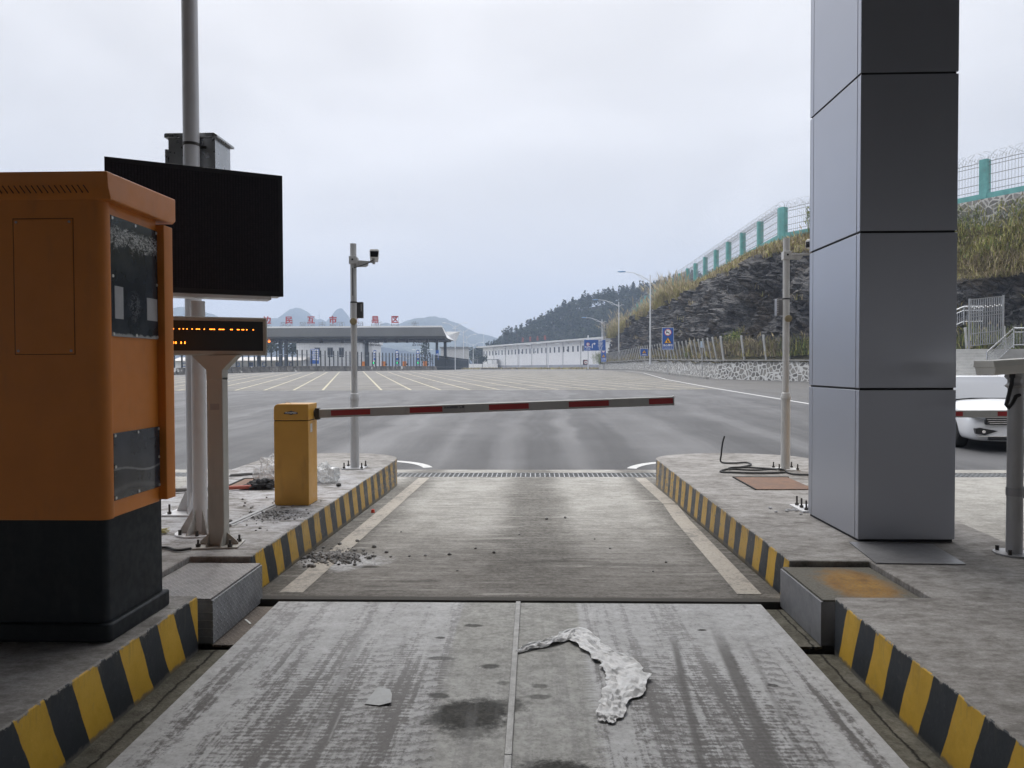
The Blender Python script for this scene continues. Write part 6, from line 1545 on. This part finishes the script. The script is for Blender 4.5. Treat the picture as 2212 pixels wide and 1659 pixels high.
# low concrete edge and verge before the white building
m = MB(); m.prism([(-.4, -.2), (.4, -.2), (.3, .45), (-.3, .45)], -20, 12.5, 'X'); o = m.obj('low_wall', MJ); o.location = (2, 205, FLAT_Z - .1); o.rotation_euler = (0, 0, R(-30)); tag(o, 'low rough concrete edge wall in front of the white building', 'wall')
B4 = Blades(14)
for i in range(900): u = rr.random(); B4.tuft((-22 + 40 * u + rr.uniform(-2, 2), 228 - 40 * u + rr.uniform(-3, 3), FLAT_Z - .05), 4, .8, .12, 1.2, [2, 3, 1, 2], .8)
B4.obj('verge_grass', GM, 'dry brown grass verge before the white building', 'grass', kind='stuff')

# ------------------------------------------------------------------ trees, wooded hill, karst peaks
T1, T2, T3, T4 = leafmat('tree_leaf_dark', (.022, .034, .022)), leafmat('tree_leaf_mid', (.040, .058, .030)), leafmat('tree_leaf_light', (.065, .080, .040)), leafmat('tree_bark', (.06, .05, .04))
def crown(b, p, r, h, n, conif=False, size=.8):
    if conif:
        for k in range(n): u = b.r.random() ** .8; rad = r * (1 - u) * .9 + .15; b.leaves((p[0] + b.r.uniform(-rad, rad), p[1] + b.r.uniform(-rad, rad), p[2] + h * u), 1, .4, size, [0, 0, 1])
    else:
        for k in range(5): b.leaves((p[0] + b.r.uniform(-.5, .5) * r, p[1] + b.r.uniform(-.5, .5) * r, p[2] + h * b.r.uniform(.45, .8)), n // 5, r * .62, size, [b.r.choice([0, 0, 1]), b.r.choice([0, 1]), b.r.choice([1, 2])])
ridge = [(-32, 7.5), (-23, 13), (-12, 18.5), (-3.7, 22.5), (6, 27.8), (13.4, 32), (25.6, 37.5), (35, 39.8), (45, 41), (60, 44), (84, 49), (120, 56), (180, 62)]
def rid(x):
    for a, b in zip(ridge, ridge[1:]):
        if a[0] <= x <= b[0]: return a[1] + (b[1] - a[1]) * (x - a[0]) / (b[0] - a[0])
    return ridge[0][1] if x < -32 else 62
HX = np.arange(-60, 200, 4.0); HY = np.arange(330, 520, 4.0)
def hill_z(x, y):
    r = rid(x) - 5.5; k = smooth(338, 412, y) * (1 - .35 * smooth(425, 520, y)) * smooth(-45, -18, x)
    return FLAT_Z - .3 + r * k + 1.5 * fbm(x * .03, y * .03, 1) * k
V = [(float(x), float(y), hill_z(x, y)) for y in HY for x in HX]; nx = len(HX)
F = [[j * nx + i, j * nx + i + 1, (j + 1) * nx + i + 1, (j + 1) * nx + i] for j in range(len(HY) - 1) for i in range(nx - 1)]
M_HILL = NG('forest_floor'); M_HILL = M_HILL.out((.03, .038, .022), .95)
struct(flat_mesh('hill', V, F, M_HILL, smooth=True))
b = Blades(31); placed = 0
for i in range(1500):
    x, y = b.r.uniform(-28, 120), b.r.uniform(342, 425)
    if x > 95 and b.r.random() < .6: continue
    z = hill_z(x, y)
    if z < 2.2 and x > -15: continue
    conif = b.r.random() < .3
    h = b.r.uniform(5.5, 8.5) if not conif else b.r.uniform(6.5, 10)
    crown(b, (x, y, z), b.r.uniform(2.2, 3.4) if not conif else 1.7, h, 65, conif, .62)
b.obj('forest', [T1, T2, T3], 'dark green woodland covering the hill behind the long white building', 'forest', kind='stuff')
def tree(lab, p, h, r, n, conif=False, sz=.5, seed=1):
    t = thing('tree', lab, 'tree', p); b = Blades(seed)
    crown(b, (0, 0, h * .3 if not conif else h * .12), r, h * .7 if not conif else h * .9, n, conif, sz); b.obj('crown', [T1, T2, T3], None, None, t)
    m = MB(); m.new().tube([(0, 0, -.5), (.1, 0, h * .4), (0, .1, h * .8)], [h * .022, h * .016, h * .006], 7)
    m.parts('trunk', T4, t)
    m = MB()
    if not conif:
        for k in range(5): a = k * 1.3; m.new().tube([(.05, 0, h * (.35 + .06 * k)), (r * .5 * math.cos(a), r * .5 * math.sin(a), h * (.5 + .07 * k))], [h * .009, h * .004], 5)
    if m.v: m.parts('limb', T4, t)
tree('tall loose crowned tree rising above the left part of the white building roof', (-13.3, 370, 8.5), 13.6, 3.2, 260, False, .6, 41)
tree('slim tree right of the tall one above the white building roof', (-8.6, 372, 10), 13.0, 2.0, 120, False, .5, 42)
tree('bushy dark tree right behind the left end of the white building', (-27, 352, FLAT_Z), 10.5, 4.5, 420, False, .7, 43)
tree('dark pointed conifer seen under the right part of the toll canopy', (X_(1612, 290), 290, FLAT_Z), 13.5, 3.0, 420, True, .5, 44)
tree('small dark tree beside the pale shed left of the white building', (X_(2068, 290), 290, FLAT_Z), 5.5, 2.2, 200, False, .45, 45)
tree('low leafless looking bush tree beyond the canopy right end', (X_(1815, 270), 270, FLAT_Z), 8.2, 2.8, 120, False, .35, 46)
tree('bluish tree row left of the station house, left one', (X_(350, 240), 240, FLAT_Z), 10, 4.5, 350, False, .6, 47)
tree('bluish tree left of the station house, right one', (X_(520, 245), 245, FLAT_Z), 9.5, 4.2, 350, False, .6, 48)
# karst peaks far away: (photo column, photo row, half width in columns, distance, sharpness)
pk = [(647, 655, 118, 1300, 1.15), (737, 660, 92, 1320, 1.2), (693, 680, 80, 1290, 1.2), (597, 681, 110, 1250, 1.4), (560, 695, 120, 1200, 1.6), (842, 691, 100, 1250, 1.25), (800, 706, 110, 1200, 1.6), (937, 682, 170, 1150, 1.7), (985, 704, 150, 1150, 1.5), (1048, 722, 110, 1180, 1.6), (880, 712, 140, 1150, 1.6), (390, 664, 190, 1100, 1.7), (470, 690, 150, 1150, 1.6), (260, 660, 180, 1150, 1.6), (120, 690, 220, 1200, 1.6),
      (760, 745, 300, 1050, 3), (950, 742, 180, 1040, 3), (620, 744, 260, 1040, 3), (1110, 752, 160, 1180, 2), (1250, 735, 200, 1300, 2), (1450, 700, 240, 1300, 2)]
PK = []
for u, v, w, d, sh in pk: d *= 1.3; PK.append(((u - 1154.8) / 1640 * d, d, (794 - v) / 1640 * d + 1.0, w / 1640 * d, sh))
KXs = np.arange(-1400, 560, 6.5); KYs = np.arange(1200, 1850, 12.0)
KZ = np.zeros((len(KYs), len(KXs)))
GX, GY = np.meshgrid(KXs, KYs)
for x, y, h, w, sh in PK:
    r = np.sqrt(((GX + 9 * np.sin(GY * .021 + x) + 5 * np.sin(GX * .05 + x) - x) / w) ** 2 + ((GY - y) / (w * 1.25)) ** 2 + .006); KZ = np.maximum(KZ, h * np.clip(1 - np.clip(r, 0, 1.3) ** sh * .9, 0, None) if sh < 2.2 else h * np.exp(-(r * .95) ** sh * 1.2))
V = []
for j, y in enumerate(KYs):
    for i, x in enumerate(KXs):
        z = KZ[j, i]; k = min(1, z / 20)
        V.append((float(x), float(y), FLAT_Z - .5 + z + k * (6.0 * fbm(x * .018, y * .018, 8, 3) + 3.0 * fbm(x * .05, y * .05, 2, 3) + 2.0 * abs(fbm(x * .13, y * .13, 5, 3)))))
nx = len(KXs); F = [[j * nx + i, j * nx + i + 1, (j + 1) * nx + i + 1, (j + 1) * nx + i] for j in range(len(KYs) - 1) for i in range(nx - 1)]
g = NG('forested_limestone'); n_ = g.noise(.03, 6, .7); f_ = g.noise(.25, 4, .7)
struct(flat_mesh('karst_hills', V, F, g.out(g.mix(g.ss(g.add(g.mul(n_, .5), g.mul(f_, .5)), .4, .6), (.018, .028, .020), (.06, .072, .045)), .95), smooth=False))
t = thing('radio_mast', 'thin radio mast on the small karst peak behind the canopy', 'mast', ((687 - 1154.8) / 1640 * 1670, 1670, 112))
m = MB(); m.cyl((0, 0, -8), (0, 0, 24), .7, .3, 6); m.obj('mast', M_STEEL, t); m = MB(); m.new().box(-1, 1, -1, 1, 5, 7.5); m.parts('antenna', M_STEEL, t)

# ------------------------------------------------------------------ haze
hz = MB(); hz.box(-1900, 1500, -100, 1960, -2.0, 190)
g = NG('haze'); g.N.remove(g.b); pv = g.N.new('ShaderNodeVolumePrincipled'); pv.inputs['Color'].default_value = (.585, .715, .955, 1); pv.inputs['Density'].default_value = .00058
for l in list(g.t.links): pass
g.L.new(pv.outputs[0], g.N['Material Output'].inputs['Volume'])
h = hz.obj('haze', g.m, smooth=0); tag(h, kind='stuff')
